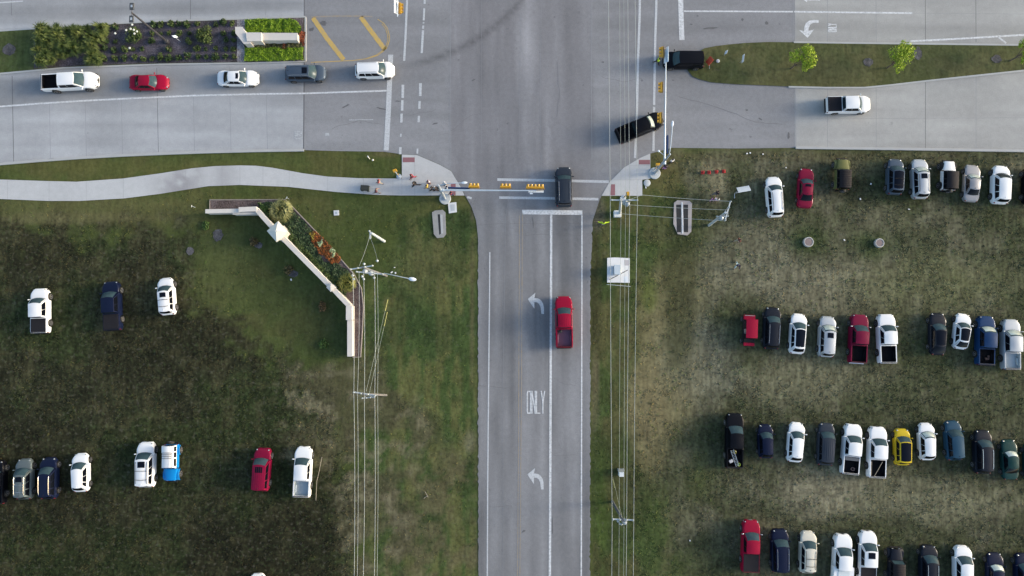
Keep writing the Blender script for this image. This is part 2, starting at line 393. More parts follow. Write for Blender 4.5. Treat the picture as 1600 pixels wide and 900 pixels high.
M_asph = colmat('asphalt', .88, (9., .10), (2.2, .06), .25, specks=[(1.3, .70, .78, (.07, .07, .075), .5)])
M_conc = colmat('road_concrete', .85, (7., .06), (1.4, .05), .15, specks=[(1.1, .72, .8, (.16, .16, .165), .4)])
M_walk = colmat('sidewalk_concrete', .85, (8., .05), (1.5, .04), .12)
S_LAWN_L = [(475, 234.5), (525, 236), (600, 237), (628, 241)]
asph_poly = [(475, -150), (475, 234.5), (525, 236), (600, 237), (628, 241), (652, 242), (687, 257), (705, 267), (720, 292), (727, 306), (737, 324), (744, 345), (747, 372), (747, 2600), (921.5, 2600), (922.5, 450), (924, 400), (926, 345), (937, 312), (940, 306), (952, 285), (975, 262), (1000, 247), (1016, 240), (1050, 231), (1150, 232), (1243, 231), (1243, -150), (935, -150), (925, -2200), (705, -2200), (690, -150)]
def ragged(poly, a, b, n):
    out = []
    for p, q in zip(poly, poly[1:]+poly[:1]):
        out.append(p)
        if {p, q} == {a, b}:
            lim = [i for i in range(1, n)]
            for i in lim: t = i/n; out.append((lerp(p[0], q[0], t)+random.gauss(0, .6), lerp(p[1], q[1], t)))
    return out
asph_poly[asph_poly.index((747, 2600))] = (747.3, 960); asph_poly.insert(asph_poly.index((747.3, 960))+1, (747, 2600)); asph_poly.insert(asph_poly.index((921.5, 2600))+1, (921.7, 960))
asph_poly = ragged(asph_poly, (747, 372), (747.3, 960), 150); asph_poly = ragged(asph_poly, (921.7, 960), (922.5, 450), 130); asph_poly = ragged(asph_poly, (922.5, 450), (924, 400), 14); asph_poly = ragged(asph_poly, (924, 400), (926, 345), 14); asph_poly = ragged(asph_poly, (525, 236), (600, 237), 20); asph_poly = ragged(asph_poly, (1050, 231), (1150, 232), 24); asph_poly = ragged(asph_poly, (1150, 232), (1243, 231), 20)
road = sheet('asphalt_road', asph_poly, .004, M_asph, asphalt_color); tag(road, kind='structure')
far_l, far_r = -1900, 3500
conc = []
conc.append(sheet('concrete_road', [(475.5, -150), (475.5, 234.5), (400, 236), (250, 240.5), (125, 247), (0, 257), (-300, 285), (far_l, 460), (far_l, 60), (-300, -140)], .008, M_conc, concrete_color))
conc.append(sheet('concrete_road', [(1242, -150), (1242, 230.5), (1600, 235.5), (far_r, 262), (far_r, -150)], .008, M_conc, concrete_color))
for o in conc: tag(o, kind='structure')
# sidewalk and kerb ramps
wt = [(-300, 275), (0, 280.5), (75, 283), (120, 284), (192, 279), (250, 271), (300, 263), (337, 259.5), (375, 258.5), (400, 259), (425, 262), (475, 271), (512, 276), (562, 278.5), (620, 279), (628, 279), (628, 241.5), (652, 242.5), (687, 257.5), (705, 267.5), (720, 292.5), (726, 305.5)]
wb = [(625, 305.5), (587, 304.5), (525, 300), (450, 292), (400, 290), (375, 289), (325, 291), (250, 303), (195, 310), (125, 314), (75, 314), (0, 311), (-300, 305)]
sw = sheet('sidewalk', wt+wb, .03, M_walk, walk_color, .5); tag(sw, kind='structure')
rp = sheet('kerb_ramp', [(940, 306), (952, 285), (975, 262), (1000, 247), (1016, 240), (1016.5, 279), (1003.5, 281), (1003.5, 306)], .03, M_walk, walk_color, .5); tag(rp, kind='structure')
M_joint = mat('joint_seal', (.085, .085, .09), .9, var=.2)
M_kerb = mat('kerb_concrete', (.36, .37, .37), .85, var=.12, vs=.7)
def strip_pts(pts, w):
    out = []
    for k, p in enumerate(pts):
        a, b = pts[max(k-1, 0)], pts[min(k+1, len(pts)-1)]
        t = Vector((b.x-a.x, b.y-a.y, 0)).normalized(); n = Vector((-t.y, t.x, 0))
        out.append((p+n*w/2, p-n*w/2))
    return out
def ribbon(mb, pts, w, z):
    pr = strip_pts(pts, w); vs = []
    for a, b in pr: vs += [(a.x, a.y, z), (b.x, b.y, z)]
    mb.add(vs, [(2*i+1, 2*i+3, 2*i+2, 2*i) for i in range(len(pr)-1)])
def kerb(pts, w=.3, h=.13, closed=False, side=0, name='kerb', m=None):
    P = [G(*p) for p in pts]
    if closed: P = P+[P[0], P[1]]
    pr = strip_pts(P, w)
    if closed: pr = pr[1:]; 
    mb = MB(); vs = []
    for a, b in pr:
        for q, z in ((a, -.03), (a, h-.02), (a.lerp(b, .08), h), (b.lerp(a, .08), h), (b, h-.02), (b, -.03)): vs.append((q.x, q.y, z))
    fs = []
    for i in range(len(pr)-1):
        for j in range(5): fs.append((i*6+j, i*6+j+1, i*6+7+j, i*6+6+j))
    if not closed: fs += [tuple(range(5, -1, -1)), tuple(range((len(pr)-1)*6, len(pr)*6))]
    mb.add(vs, fs); o = mb.obj(name, m or M_kerb, None, 30); return tag(o, kind='structure')
kerb([(-900, 345), (-300, 285), (0, 256.5), (60, 251.5), (125, 246.8), (190, 243.2), (250, 240.5), (320, 238), (400, 236), (475, 234.8)])
kerb([(1243, 231), (1400, 233), (1600, 236), (2600, 250)])
# medians
def smoothpoly(pts, k=2):
    return pts
medR = [(1074, 110), (1078, 101), (1083, 91), (1091, 82), (1100, 76), (1117, 72.5), (1137, 70), (1165, 67.5), (1200, 66), (1240, 66.5), (1350, 68), (1600, 71), (3200, 92), (3200, 0), (1600, 110), (1450, 126), (1390, 133), (1350, 137), (1290, 137), (1232, 135.5), (1200, 134), (1150, 132), (1112, 129), (1095, 125), (1082, 120)]
medR = [p for p in medR if p != (3200, 0)]; medR[medR.index((3200, 92))] = (2000, 76); medR.insert(medR.index((2000, 76))+1, (2000, 78))
medL = [(477, 27), (375, 30.5), (250, 34), (125, 40.5), (62, 45), (0, 49), (-200, 70), (-700, 125), (-700, 215), (-200, 132), (0, 115), (100, 106), (250, 100.5), (382, 98.5), (477, 96)]
def lawn_color(x, y):
    px, py = PX(x, y)
    n1 = fbm(x, y, 6., 81); n2 = fbm(x, y, 2., 83)
    c = np.tile(np.array([.070, .080, .032]), (len(x), 1)); c = mixc(c, sstep(.4, .65, n1)*.7, (.105, .10, .045)); c = mixc(c, sstep(.5, .7, n2)*.5, (.045, .062, .025))
    c = mixc(c, sstep(60, 40, px)*.6, (.055, .085, .026)); return np.concatenate([c, np.full((len(x), 1), .5)], 1)
def island(name, poly, top, kerbs):
    o = sheet(name, poly, top, M_grass, lawn_color, .6); tag(o, kind='structure')
    mb = MB(); P = [G(*p) for p in poly]; mb.prism([(p.x, p.y) for p in P], -.03, top-.006); b = mb.obj('median_edge', M_soil, o, 0)
    for k in kerbs: kerb(k, .22, top+.012)
    return o
M_soil = mat('edge_soil', (.10, .10, .095), .95, var=.3, vs=2)
island('median_lawn', medR, .09, [[(1240, 66.3), (1350, 67.8), (1600, 70.8), (2000, 76)], [(1600, 110.5), (1450, 126.5), (1390, 133.5), (1350, 137.4), (1290, 137.4), (1232, 136)]])
island('median_lawn', medL, .09, [[(477, 26.6), (375, 30), (250, 33.5), (125, 40), (62, 44.5), (0, 48.5), (-200, 69.5), (-700, 124)], [(-700, 216), (-200, 133), (0, 115.5), (100, 106.5), (250, 101), (382, 99), (477, 96.5)], [(477.5, 27), (477.5, 96)]])
# ---------------------------------------------------------------- joints
Z1, Z2 = .0105, .014
def joint(pts, w=.05, parent=None, z=Z1, m=None):
    mb = MB(); ribbon(mb, [G(*p) for p in pts], w, z); return mb.obj('pavement_joint', m or M_joint, parent, 0)
M_faint = mat('hairline_joint', (.235, .24, .25), .9, var=.2)
for k, x in enumerate((-94, -37, 20.5, 78, 134, 190.5, 246.5, 303, 360, 417)):
    yb_ = 236+.000125*(400-x)**2*1.02; mt = M_joint if k in (2, 6) else M_faint
    joint([(x-1.5, 104+.0001*(400-x)**2), (x+1, yb_-1)], .06 if k in (2,) else .045, conc[0], Z1, mt)
    if k % 2 == 1 or k == 2: joint([(x-8, -120), (x-2, 24)], .04, conc[0], Z1, mt)
joint([(298, -120), (297.5, 31)], .05, conc[0])
joint([(475.5, -150), (475.3, 26)], .09, road, Z1); joint([(475.3, 97), (474.5, 234)], .11, road, Z1)
for x in (1293, 1369, 1446, 1525, 1604, 1690):
    b = x >= 1440
    joint([(x-1, -140), (x, 66)], .05, conc[1], Z1, M_joint if b else M_faint); joint([(x, 138 if x < 1400 else 120), (x, 233)], .045, conc[1], Z1, M_joint if x == 1446 else M_faint)
joint([(1240, 19), (1600, 22), (2200, 26)], .03, conc[1], Z1, M_faint); joint([(1243, 186), (1600, 184), (2200, 182)], .03, conc[1], Z1, M_faint)
joint([(1239.5, -140), (1239.5, 66)], .08, road, Z1, M_faint); joint([(1243, 136), (1243.5, 231)], .08, road, Z1, M_faint)
joint([(704.5, -150), (703.5, 60), (703, 262)], .07, road, Z1, M_faint); joint([(926, -150), (924.5, 60), (924, 150), (925, 250)], .08, road, Z1, M_faint)
for pts in ([(800, 282), (790, 340), (786, 600), (786, 1000)], [(753, -100), (752, 240)], [(813.5, 20), (811, 240)], [(846, 10), (844, 150), (846, 280)]): joint(pts, .03, road, Z1, M_faint)
for x in (12, 77, 135, 193, 290, 347, 375, 411, 452, 512, 568, 614): 
    yt = np.interp(x, [p[0] for p in wt[:15]], [p[1] for p in wt[:15]]); yb_ = np.interp(x, [p[0] for p in wb[::-1]], [p[1] for p in wb[::-1]])
    joint([(x, yt+.5), (x, yb_-.5)], .03, sw, .034, mat('sidewalk_joint', (.30, .30, .30), .9))
for pts in ([(628, 279), (628, 305)], [(648, 243), (648, 305)], [(652, 286), (715, 286)]): joint(pts, .03, sw, .034, MATS['sidewalk_joint'])
for pts in ([(958, 281), (1003, 281)], [(984, 258), (984, 306)], [(983, 259), (1016, 259)]): joint(pts, .03, rp, .034, MATS['sidewalk_joint'])
# cracks / patched lower kerb stains
M_crk = mat('hair_crack', (.13, .13, .135), .9, var=.3)
for pts in ([(748, 352), (790, 350), (860, 349), (921, 350)], [(816, 368), (858, 366), (921, 369)], [(750, 603), (790, 606), (806, 604)], [(864, 712), (905, 710)], [(765, 792), (806, 790)], [(866, 590), (880, 600), (904, 602)], [(705, 205), (735, 180), (760, 176)], [(1060, 150), (1120, 168), (1180, 190), (1232, 196)], [(520, 200), (560, 188), (600, 196)], [(940, 120), (972, 128), (1010, 122)], [(870, 95), (874, 150), (868, 190)], [(640, 180), (690, 170)]):
    Q = []
    for p, q in zip(pts, pts[1:]):
        for i in range(6): t = i/6; Q.append(G(lerp(p[0], q[0], t)+random.uniform(-1, 1), lerp(p[1], q[1], t)+random.uniform(-1, 1)))
    mb = MB(); ribbon(mb, Q, random.uniform(.025, .05), .0118); mb.obj('crack', M_crk, road, 0)
crack = MB()
cr = [G(0+i*6, 255.2-i*.47+random.uniform(-.5, .5)) for i in range(15)]; ribbon(crack, cr, .2, Z1)
crack.obj('kerb_crack', mat('wet_crack', (.10, .11, .12), .6), conc[0], 0)
M_oil = mat('oil_stain', (.105, .105, .11), .8, var=.3, vs=3)
for X, Y, a, b, rt in ((540, 166, .55, .12, .5), (597, 170, .8, .1, -.2), (622, 158, .4, .08, 0), (833, 348, .08, .7, .1), (884, 359, .2, .16, 0), (1110, 44, 1.2, .14, .05), (1080, 38, .16, .12, 0), (1167, 172, .2, .12, 0), (1188, 186, .35, .08, -.6), (1160, 31, .16, .2, 0), (1198, 36, .2, .3, 0), (740, 125, .3, .1, .6), (680, 193, .4, .1, .3), (1232, 212, .18, .4, 0), (863, 823, .1, 1.2, 0), (818, 830, .3, .14, .6), (942, 97, .2, .1, 0), (1090, 25, .14, .1, 0), (505, 36, .5, .35, 0), (487, 46, .35, .25, .2)):
    mb = MB(); c = G(X, Y); vs = []
    for i in range(14):
        t = 2*math.pi*i/14; q = random.uniform(.6, 1.15); u, v = a*q*math.cos(t), b*q*math.sin(t)
        vs.append((c.x+u*math.cos(rt)-v*math.sin(rt), c.y+u*math.sin(rt)+v*math.cos(rt), .012))
    mb.add(vs, [tuple(range(14))]); mb.obj('oil_stain', M_oil, road, 0)
# ---------------------------------------------------------------- painted markings
M_white = paintmat('white_road_paint', (.60, .62, .64), .7, 4.5); M_worn = paintmat('worn_white_paint', (.50, .52, .54), .6, 6.)
M_faded = paintmat('faded_white_paint', (.42, .44, .46), .9, 5.); M_yel = paintmat('yellow_road_paint', (.50, .34, .085), .5); M_tan = paintmat('faded_yellow_paint', (.29, .235, .165), .9, 3.)
def line(name, pts, wpx, m, parent=road, z=Z2):
    mb = MB(); P = [G(*p) for p in pts]
    Q = [P[0]]
    for a, b in zip(P, P[1:]):
        n = max(1, int((b-a).length/4))
        Q += [a.lerp(b, (i+1)/n) for i in range(n)]
    ribbon(mb, Q, wpx/13.1, z); return mb.obj(name, m, parent, 0)
def shape(name, pts, m, parent=road, z=Z2):
    mb = MB(); P = [G(*p) for p in pts]
    ar = sum(P[i].x*P[(i+1) % len(P)].y-P[(i+1) % len(P)].x*P[i].y for i in range(len(P)))
    if ar < 0: P = P[::-1]
    mb.add([(p.x, p.y, z) for p in P], [tuple(range(len(P)))]); o = mb.obj(name, m, parent, 0); return o
line('lane_line', [(-300, 195), (-100, 174.5), (0, 166.5), (60, 162), (130, 157.5), (200, 154), (300, 149.5), (400, 147)], 2.6, M_white, conc[0]); line('lane_line', [(400, 147), (475, 146), (604, 141.8)], 2.6, M_white)
line('stop_bar', [(610.5, 85.5), (607, 170), (603.5, 235)], 8, M_worn)
line('crosswalk_line', [(638, -60), (636, 0), (635, 25), (633.5, 60), (631.5, 95)], 3.4, M_worn); line('crosswalk_line', [(664, -60), (663.5, 6)], 3.2, M_worn); line('crosswalk_line', [(663, 13), (662, 32)], 3, M_worn)
line('crosswalk_line', [(662, 34.5), (661.5, 37.5)], 2.6, M_faded); line('crosswalk_line', [(661.5, 40), (661, 45)], 3, M_worn); line('crosswalk_line', [(661, 47.5), (660, 64), (659, 83)], 3.6, M_worn)
for a, b, c, w in ((629.6, 132.5, 153, 4.2), (628.7, 156.5, 173, 4), (627.6, 177.5, 191.5, 3.8), (626.5, 209, 213.5, 2.6), (625.6, 230, 241, 4), (657, 130, 150, 4.2), (655.7, 158, 170, 3.6), (654.6, 181, 191, 3.4), (652.5, 232, 240, 2.8)): line('crosswalk_line', [(a, b), (a-.4, c)], w, M_worn)
line('crosswalk_line', [(1000.5, -60), (999.3, 30), (997, 90), (995, 180), (992, 247)], 3.6, M_worn); line('crosswalk_line', [(1026.5, -60), (1025.2, 20), (1023.8, 60), (1022, 164)], 3.6, M_worn); line('crosswalk_line', [(1022, 167), (1021, 236)], 3.6, M_worn)
line('stop_bar', [(1062.5, -60), (1064, 20), (1065.5, 62.5)], 8, M_white)
line('lane_line', [(1069, 17.5), (1150, 17.8), (1239, 18.4)], 2.4, M_white); line('lane_line', [(1241, 18.4), (1340, 19.6), (1425.5, 20.6)], 2.6, M_white, conc[1])
line('lane_line', [(1422.5, 64.5), (1500, 60.5), (1600, 54.5), (1900, 38)], 2.8, M_white, conc[1]); line('lane_line', [(1559.5, 57.5), (1572, 67.5)], 2.6, M_white, conc[1])
line('lane_line', [(-200, 18), (0, 4.2), (36, 1.8)], 2, M_worn, conc[0])
line('lane_line', [(545.5, 187.5), (583, 187)], 1.2, M_faded); shape('turn_arrow', [(508, 208), (514, 207.5), (514.5, 212), (508.5, 212.5)], M_faded)
line('crosswalk_line', [(777, 280.6), (862, 282), (951, 284)], 4.2, M_worn); line('crosswalk_line', [(780, 308.8), (860, 309.8), (935, 311.2)], 4, M_worn); line('crosswalk_line', [(730, 308), (737, 309.8)], 3.4, M_worn)
line('stop_bar', [(816, 331.3), (910, 332.3)], 7.2, M_white)
line('edge_line', [(765.3, 394), (765, 450), (763.5, 600), (762, 760), (761, 1000), (760, 2000)], 2, M_worn); line('edge_line', [(909.3, 335), (909.2, 450), (908.6, 700), (908, 1000), (906, 2000)], 2.1, M_white)
line('lane_line', [(861.2, 335), (860.8, 500), (860, 700), (859.2, 900), (858.5, 1100), (857, 2000)], 3.6, M_white)
line('centre_line', [(816, 333), (815.6, 450), (813.8, 700), (812.2, 900), (808, 1600)], 1.3, M_tan); line('centre_line', [(811.5, 337), (811.2, 450), (810, 700), (808.6, 900), (804, 1600)], 1.2, M_tan)
line('gore_outline', [(486, 26.5), (520, 25.3), (560, 25.2), (582, 26)], 2.2, M_tan)
arc = [(590, 30), (599, 36), (605, 44), (608, 54), (608.3, 64), (605, 73), (599, 80), (590, 86.5), (575, 91.5), (552, 94.5), (520, 96), (486, 97.5)]
line('gore_outline', arc, 1.3, M_yel); line('gore_outline', [(x-2.4, y-.3 if y > 60 else y+1.2) for x, y in arc[1:9]], 1.0, M_yel)
line('gore_stripe', [(489, 28), (511, 60), (537, 93.5)], 7.4, M_yel); line('gore_stripe', [(563.5, 26.5), (583, 53), (602, 78)], 7.4, M_yel)
ar = [(345, 380), (375, 380), (374, 300), (362, 255), (340, 220), (308, 198), (262, 192), (275, 130), (185, 205), (262, 318), (262, 240), (295, 244), (318, 262), (335, 300)]
for dy in (0, 274): shape('turn_arrow', [(800+x/7.5-(.6 if dy else 0), 440+y/7.5+dy) for x, y in ar], M_worn)
ar2 = [(392, 250), (392, 285), (330, 285), (290, 305), (270, 345), (265, 385), (333, 370), (255, 475), (148, 375), (212, 392), (213, 340), (232, 292), (270, 260), (320, 250)]
shape('turn_arrow', [(1230+x/8, y/8) for x, y in ar2], M_white, conc[1]); shape('through_arrow', [(1253, -2), (1261, -7), (1261, -3.5), (1281, -3.5), (1281, .8), (1261, .8), (1261, 3.6)], M_white, conc[1])
GL = {'O': [[(0.15, 0), (0, .1), (0, .9), (.15, 1), (.85, 1), (1, .9), (1, .1), (.85, 0), (.15, 0)]], 'N': [[(0, 0), (0, 1), (1, 0), (1, 1)]], 'L': [[(0, 1), (0, 0), (1, 0)]], 'Y': [[(0, 1), (.5, .5), (1, 1)], [(.5, .5), (.5, 0)]]}
def lettering(word, org, ux, uy, lw, gap, hgt, th, m, parent):
    """letters as painted strokes; ux = reading direction, uy = letter up, in survey units"""
    mb = MB(); k = 0
    for i, ch in enumerate(word):
        for st_ in GL[ch]:
            pts = []
            for (a, b) in st_:
                X = i*(lw+gap)+a*lw; Y = b*hgt; pts.append((org[0]+ux[0]*X+uy[0]*Y, org[1]+ux[1]*X+uy[1]*Y))
            for p, q in zip(pts, pts[1:]):
                P, Q = G(*p), G(*q); d = (Q-P).normalized()*th*.5
                ribbon(mb, [P-d, Q+d], th, Z2+.0006*k); k += 1
    return mb.obj('only_lettering', m, parent, 0)
lettering('ONLY', (823.8, 645.5), (1, 0), (0, -1), 5.2, 2.1, 34, .13, M_white, road)
lettering('ONLY', (1306.5, 49.5), (0, -1), (-1, 0), 2.5, .8, 12, .11, M_white, conc[1])
lettering('ONLY', (461, 205.5), (0, 1), (1, 0), 2.5, .8, 10.5, .10, M_faded, conc[0])
M_dome = mat('brick_red_paver', (.23, .105, .12), .85, var=.12, vs=5)
for q in ([(629.3, 246), (648, 246), (648, 253.6), (629.3, 253.6)], [(704.3, 286), (712, 286), (712, 305), (704.3, 305)]): shape('tactile_paving', q, M_dome, sw, .036)
for q in ([(998, 249.8), (1015.6, 249.8), (1015.6, 257), (998, 257)], [(954.8, 288), (961, 288), (961, 305.3), (953.5, 305.3)]): shape('tactile_paving', q, M_dome, rp, .036)
# ================================================================= VEHICLES
def paint(name, col, metal=0., rough=.42): return mat('car_paint_'+name, col, rough, metal, .10, spec=.10, var=.03, vs=.8, coatr=.08)
PAINT = {
 'white': paint('white', (.72, .735, .745)), 'pearl': paint('pearl', (.66, .66, .64)), 'silver': paint('silver', (.40, .43, .46), .35), 'pewter': paint('pewter', (.30, .30, .31), .35),
 'black': paint('black', (.003, .0035, .006)), 'navy': paint('navy', (.006, .010, .030)), 'slate': paint('slate', (.026, .034, .048)), 'charcoal': paint('charcoal', (.010, .013, .021)),
 'crimson': paint('crimson', (.17, .005, .030)), 'red': paint('red', (.25, .005, .028)), 'maroon': paint('maroon', (.15, .006, .032)), 'olive': paint('olive', (.13, .135, .05)),
 'blue': paint('blue', (.008, .036, .105)), 'steelblue': paint('steelblue', (.02, .06, .10)), 'azure': paint('azure', (.006, .19, .50)), 'yellow': paint('yellow', (.50, .37, .02)),
 'green': paint('green', (.008, .04, .038)), 'greygreen': paint('greygreen', (.11, .135, .14), .2), 'beige': paint('beige', (.56, .54, .46)), 'bluegrey': paint('bluegrey', (.060, .085, .12), .2)}
M_glass = mat('window_glass', (.014, .024, .030), .08, 0, 0, .25, var=0); M_dark = mat('tinted_glass', (.004, .005, .008), .08, 0, 0, .18, var=0)
M_screen = mat('windscreen_glass', (.038, .068, .080), .2, 0, 0, .10, var=.3, vs=2)
M_shade = mat('windscreen_sunshade', (.42, .48, .44), .35, .2, 1., .5, var=.35, vs=3)
M_tyre = mat('tyre_rubber', (.018, .018, .018), .85); M_rim = mat('alloy_rim', (.42, .42, .43), .35, .6, var=.1); M_blk = mat('black_trim', (.010, .010, .012), .65, spec=.25)
M_pano = mat('glass_roof', (.005, .007, .013), .1, 0, 0, .10, var=0); M_vinyl = mat('black_soft_vinyl', (.014, .013, .016), .8, spec=.2, var=.2, vs=4)
M_chrome = mat('chrome', (.62, .63, .64), .22, .85); M_lamp = mat('lamp_lens', (.30, .32, .33), .15, .1, .4); M_tail = mat('tail_lamp_red', (.16, .010, .012), .25, 0, .3)
M_amber = mat('amber_lens', (.5, .2, .02), .25, 0, .8)
M_liner = mat('bed_liner', (.007, .0065, .008), .9, spec=.15, var=.3, vs=3); M_bedgrey = mat('bed_grey_floor', (.40, .45, .47), .5, .2, var=.12); M_bedred = mat('bed_red_floor', (.17, .07, .11), .55, .1, var=.2)
KINDS = {  # L, W, H, belt, hood front, deck, windscreen base, roof front, roof rear, rear base, roof width, rear roof width
 'suv':    dict(W=1.92, H=1.72, belt=1.06, hf=.86, wb=.205, rf=.365, rr=.915, rb=.975, wr=.70, wrr=.68, cf=.50, cr=.26, bow=.26),
 'bigsuv': dict(W=2.02, H=1.88, belt=1.15, hf=1.0, wb=.21, rf=.35, rr=.945, rb=.98, wr=.76, wrr=.74, cf=.38, cr=.16, bow=.2),
 'hatch':  dict(W=1.83, H=1.58, belt=.98, hf=.76, wb=.21, rf=.375, rr=.86, rb=.965, wr=.68, wrr=.62, cf=.52, cr=.32, bow=.3),
 'sedan':  dict(W=1.84, H=1.46, belt=.94, hf=.72, wb=.265, rf=.41, rr=.69, rb=.845, wr=.68, wrr=.64, cf=.46, cr=.30, bow=.26, deck=.93),
 'coupe':  dict(W=1.82, H=1.46, belt=.93, hf=.72, wb=.245, rf=.40, rr=.79, rb=.96, wr=.70, wrr=.60, cf=.5, cr=.42, bow=.3),
 'box':    dict(W=1.82, H=1.63, belt=1.0, hf=.88, wb=.19, rf=.33, rr=.90, rb=.965, wr=.78, wrr=.74, cf=.44, cr=.2, bow=.22),
 'pickup': dict(W=2.03, H=1.90, belt=1.20, hf=1.06, wb=.215, rf=.345, rr=.605, rb=.63, wr=.74, wrr=.74, cf=.36, cr=.03, bow=.20, bed=(.648, .972)),
 'crew':   dict(W=2.0, H=1.86, belt=1.17, hf=1.02, wb=.205, rf=.335, rr=.64, rb=.665, wr=.74, wrr=.74, cf=.42, cr=.03, bow=.20, bed=(.682, .972)),
}
wheel_cache = {}
def wheel(par, x, y, r=.36, w=.25, rim=M_rim):
    k = (round(r, 2), rim.name)
    if k not in wheel_cache:
        a = MB(); a.lathe([(r*.62, -w/2+.01), (r*.93, -w/2), (r, -w/2+.05), (r, w/2-.05), (r*.93, w/2), (r*.62, w/2-.01)], 22, M=Matrix.Rotation(R(90), 3, 'Y'))
        b = MB(); b.lathe([(r*.60, -w/2+.03), (r*.64, w/2-.012), (r*.56, w/2-.004), (r*.5, w/2-.05), (r*.16, w/2-.03), (r*.12, w/2)], 20, M=Matrix.Rotation(R(90), 3, 'Y'))
        for i in range(5): 
            an = 2*math.pi*i/5; b.box((w/2-.03, math.cos(an)*r*.33, math.sin(an)*r*.33), (.03, r*.42, r*.13), M=Matrix.Rotation(an, 3, 'X'))
        wheel_cache[k] = (a.mesh('wheel', M_tyre), b.mesh('rim', rim))
    o = link('wheel', wheel_cache[k][0], par, (x, y, r)); 
    if x < 0: o.rotation_euler = (0, 0, math.pi)
    link('rim', wheel_cache[k][1], o); return o
def place(name, f, r, zr, label, cat, group):
    A, B = G(*f, zr), G(*r, zr); c = (A+B)/2; d = A-B
    return empty(name, (c.x, c.y, -.0), math.atan2(-d.x, d.y), label, cat, group), d.length
def car(kind, f, r, col, label, group, name=None, cat=None, pano=False, sunroof=False, rails=None, bars=0, shade=False, bed='liner', cover=False, scr=None, ribs=False, lift=0., W=None, twotone=None, chrome=False, roofcol=None, floor=None, arch=False, headache=False, rim=None, glass=None):
    K = dict(KINDS[kind])
    if W: K['W'] = W
    nm = name or {'suv': 'suv', 'bigsuv': 'suv', 'hatch': 'hatchback', 'sedan': 'sedan', 'coupe': 'coupe', 'box': 'hatchback', 'pickup': 'pickup_truck', 'crew': 'pickup_truck'}[kind]
    ct_ = cat or {'suv': 'suv', 'hatchback': 'car', 'sedan': 'car', 'coupe': 'car', 'pickup_truck': 'pickup truck'}.get(nm, 'car')
    root, L = place(nm, f, r, K['belt']*.72, label, ct_, group)
    if lift: root.location.z = 0
    hw = K['W']/2; belt, Ht = K['belt']+lift, K['H']+lift; pm = PAINT[col]; z0 = .26+lift
    Y = lambda fr: L/2-fr*L
    tr = kind in ('pickup', 'crew'); bed_ = K.get('bed')
    rw = .39 if tr or kind == 'bigsuv' else (.36 if kind == 'suv' else .33)
    rw += lift*.5
    yw = (L/2-.185*L, -L/2+(.215 if tr else .19)*L); ra = rw+.07
    def width(y):
        s = (L/2-y)/.95
        if s < 1: return hw*(1-K['cf']*(1-max(s, 0))**2.3)
        s = (y+L/2)/.7
        if s < 1: return hw*(1-K['cr']*(1-max(s, 0))**2.2)
        return hw*(1-.02*(y/(L/2))**2)
    def ztop(y):
        fr = (L/2-y)/L
        if fr < K['wb']: z = lerp(K['hf']+lift, belt-.03, sm(fr/K['wb'])**.75)
        elif fr < K['rb']: z = belt-.04
        elif 'deck' in K: z = lerp(belt-.03, K['deck']-.07+lift, sm((fr-K['rb'])/(1-K['rb'])))
        else: z = belt-.06
        e = (L/2-y)/.34
        if e < 1: z -= (.24 if not tr else .14)*(1-e)**2
        e = (y+L/2)/.22
        if e < 1 and not bed_: z -= .2*(1-e)**2
        return z
    ys = set([L/2, L/2-.03, L/2-.09, L/2-.18, L/2-.3, L/2-.5, L/2-.75, -L/2, -L/2+.03, -L/2+.1, -L/2+.22, -L/2+.4])
    for q in (.1, .15, .2, .25, .3, .4, .5, .6, .7, .8): ys.add(round(Y(q), 4))
    for w_ in yw:
        for q in (-1.001, -.97, -.8, -.5, 0, .5, .8, .97, 1.001): ys.add(w_+q*ra)
    if bed_:
        b0, b1 = Y(bed_[0]), Y(bed_[1]); ys |= {b0+.006, b0-.006, b1+.006, b1-.006}
    ys = sorted(ys, reverse=True); mb = MB(); rings = []
    for y in ys:
        w = width(y); zt = ztop(y); zb = z0
        e = (L/2-y)/.3
        if e < 1: zb += .10*(1-e)**2
        e = (y+L/2)/.3
        if e < 1: zb += .14*(1-e)**2
        for w_ in yw:
            if abs(y-w_) < ra: zb = max(zb, rw+math.sqrt(max(ra*ra-(y-w_)**2, 0)))
        crown = .05 if not bed_ else .035
        zs = zt-crown; zs = max(zs, zb+.06)
        inb = bed_ and b1-.001 < y < b0+.001 and (y < b0 and y > b1)
        if bed_ and (y < b0+.01): zs = belt-.02; zt = belt-.02
        zl = min(zb, .48+lift); P = [(0, zl), (.72*w, zl), (.965*w, zb+.03), (w, lerp(zb, zs, .35)), (.99*w, lerp(zb, zs, .74)), (.955*w, zs-.025)]
        if inb: P += [(.945*w, zs), (.84*w, zs), (.835*w, .68+lift), (0, .68+lift)]
        else: P += [(.91*w, zs+.006), (.80*w, lerp(zs, zt, .5)), (.5*w, lerp(zs, zt, .86)), (0, zt)]
        n = len(P); rings.append([(p[0], y, p[1]) for p in P]+[(-p[0], y, p[1]) for p in P[-2:0:-1]])
    n = len(rings[0])
    for g in rings: mb.v += g
    for k in range(len(rings)-1):
        for i in range(n): 
            j = (i+1) % n; mb.f.append([k*n+i, k*n+j, k*n+n+j, k*n+n+i]); mb.m.append(0)
    mb.f += [list(range(n-1, -1, -1)), list(range((len(rings)-1)*n, len(rings)*n))]; mb.m += [0, 0]
    # ---- cabin
    bw = .895*hw; wr, wrr = K['wr']*hw, K['wrr']*hw; bow = K['bow']
    yf, yr_, yrf, yrr = Y(K['wb']), Y(K['rb']), Y(K['rf']), Y(K['rr'])
    if not bed_ and 'deck' not in K: yr_ = max(yr_, -L/2+.10)
    bw_r = bw*(.97 if tr else .93); zb_ = belt-.07
    bf2, br2 = (.05, .02) if tr else (.10, .10)
    rcrown = .045
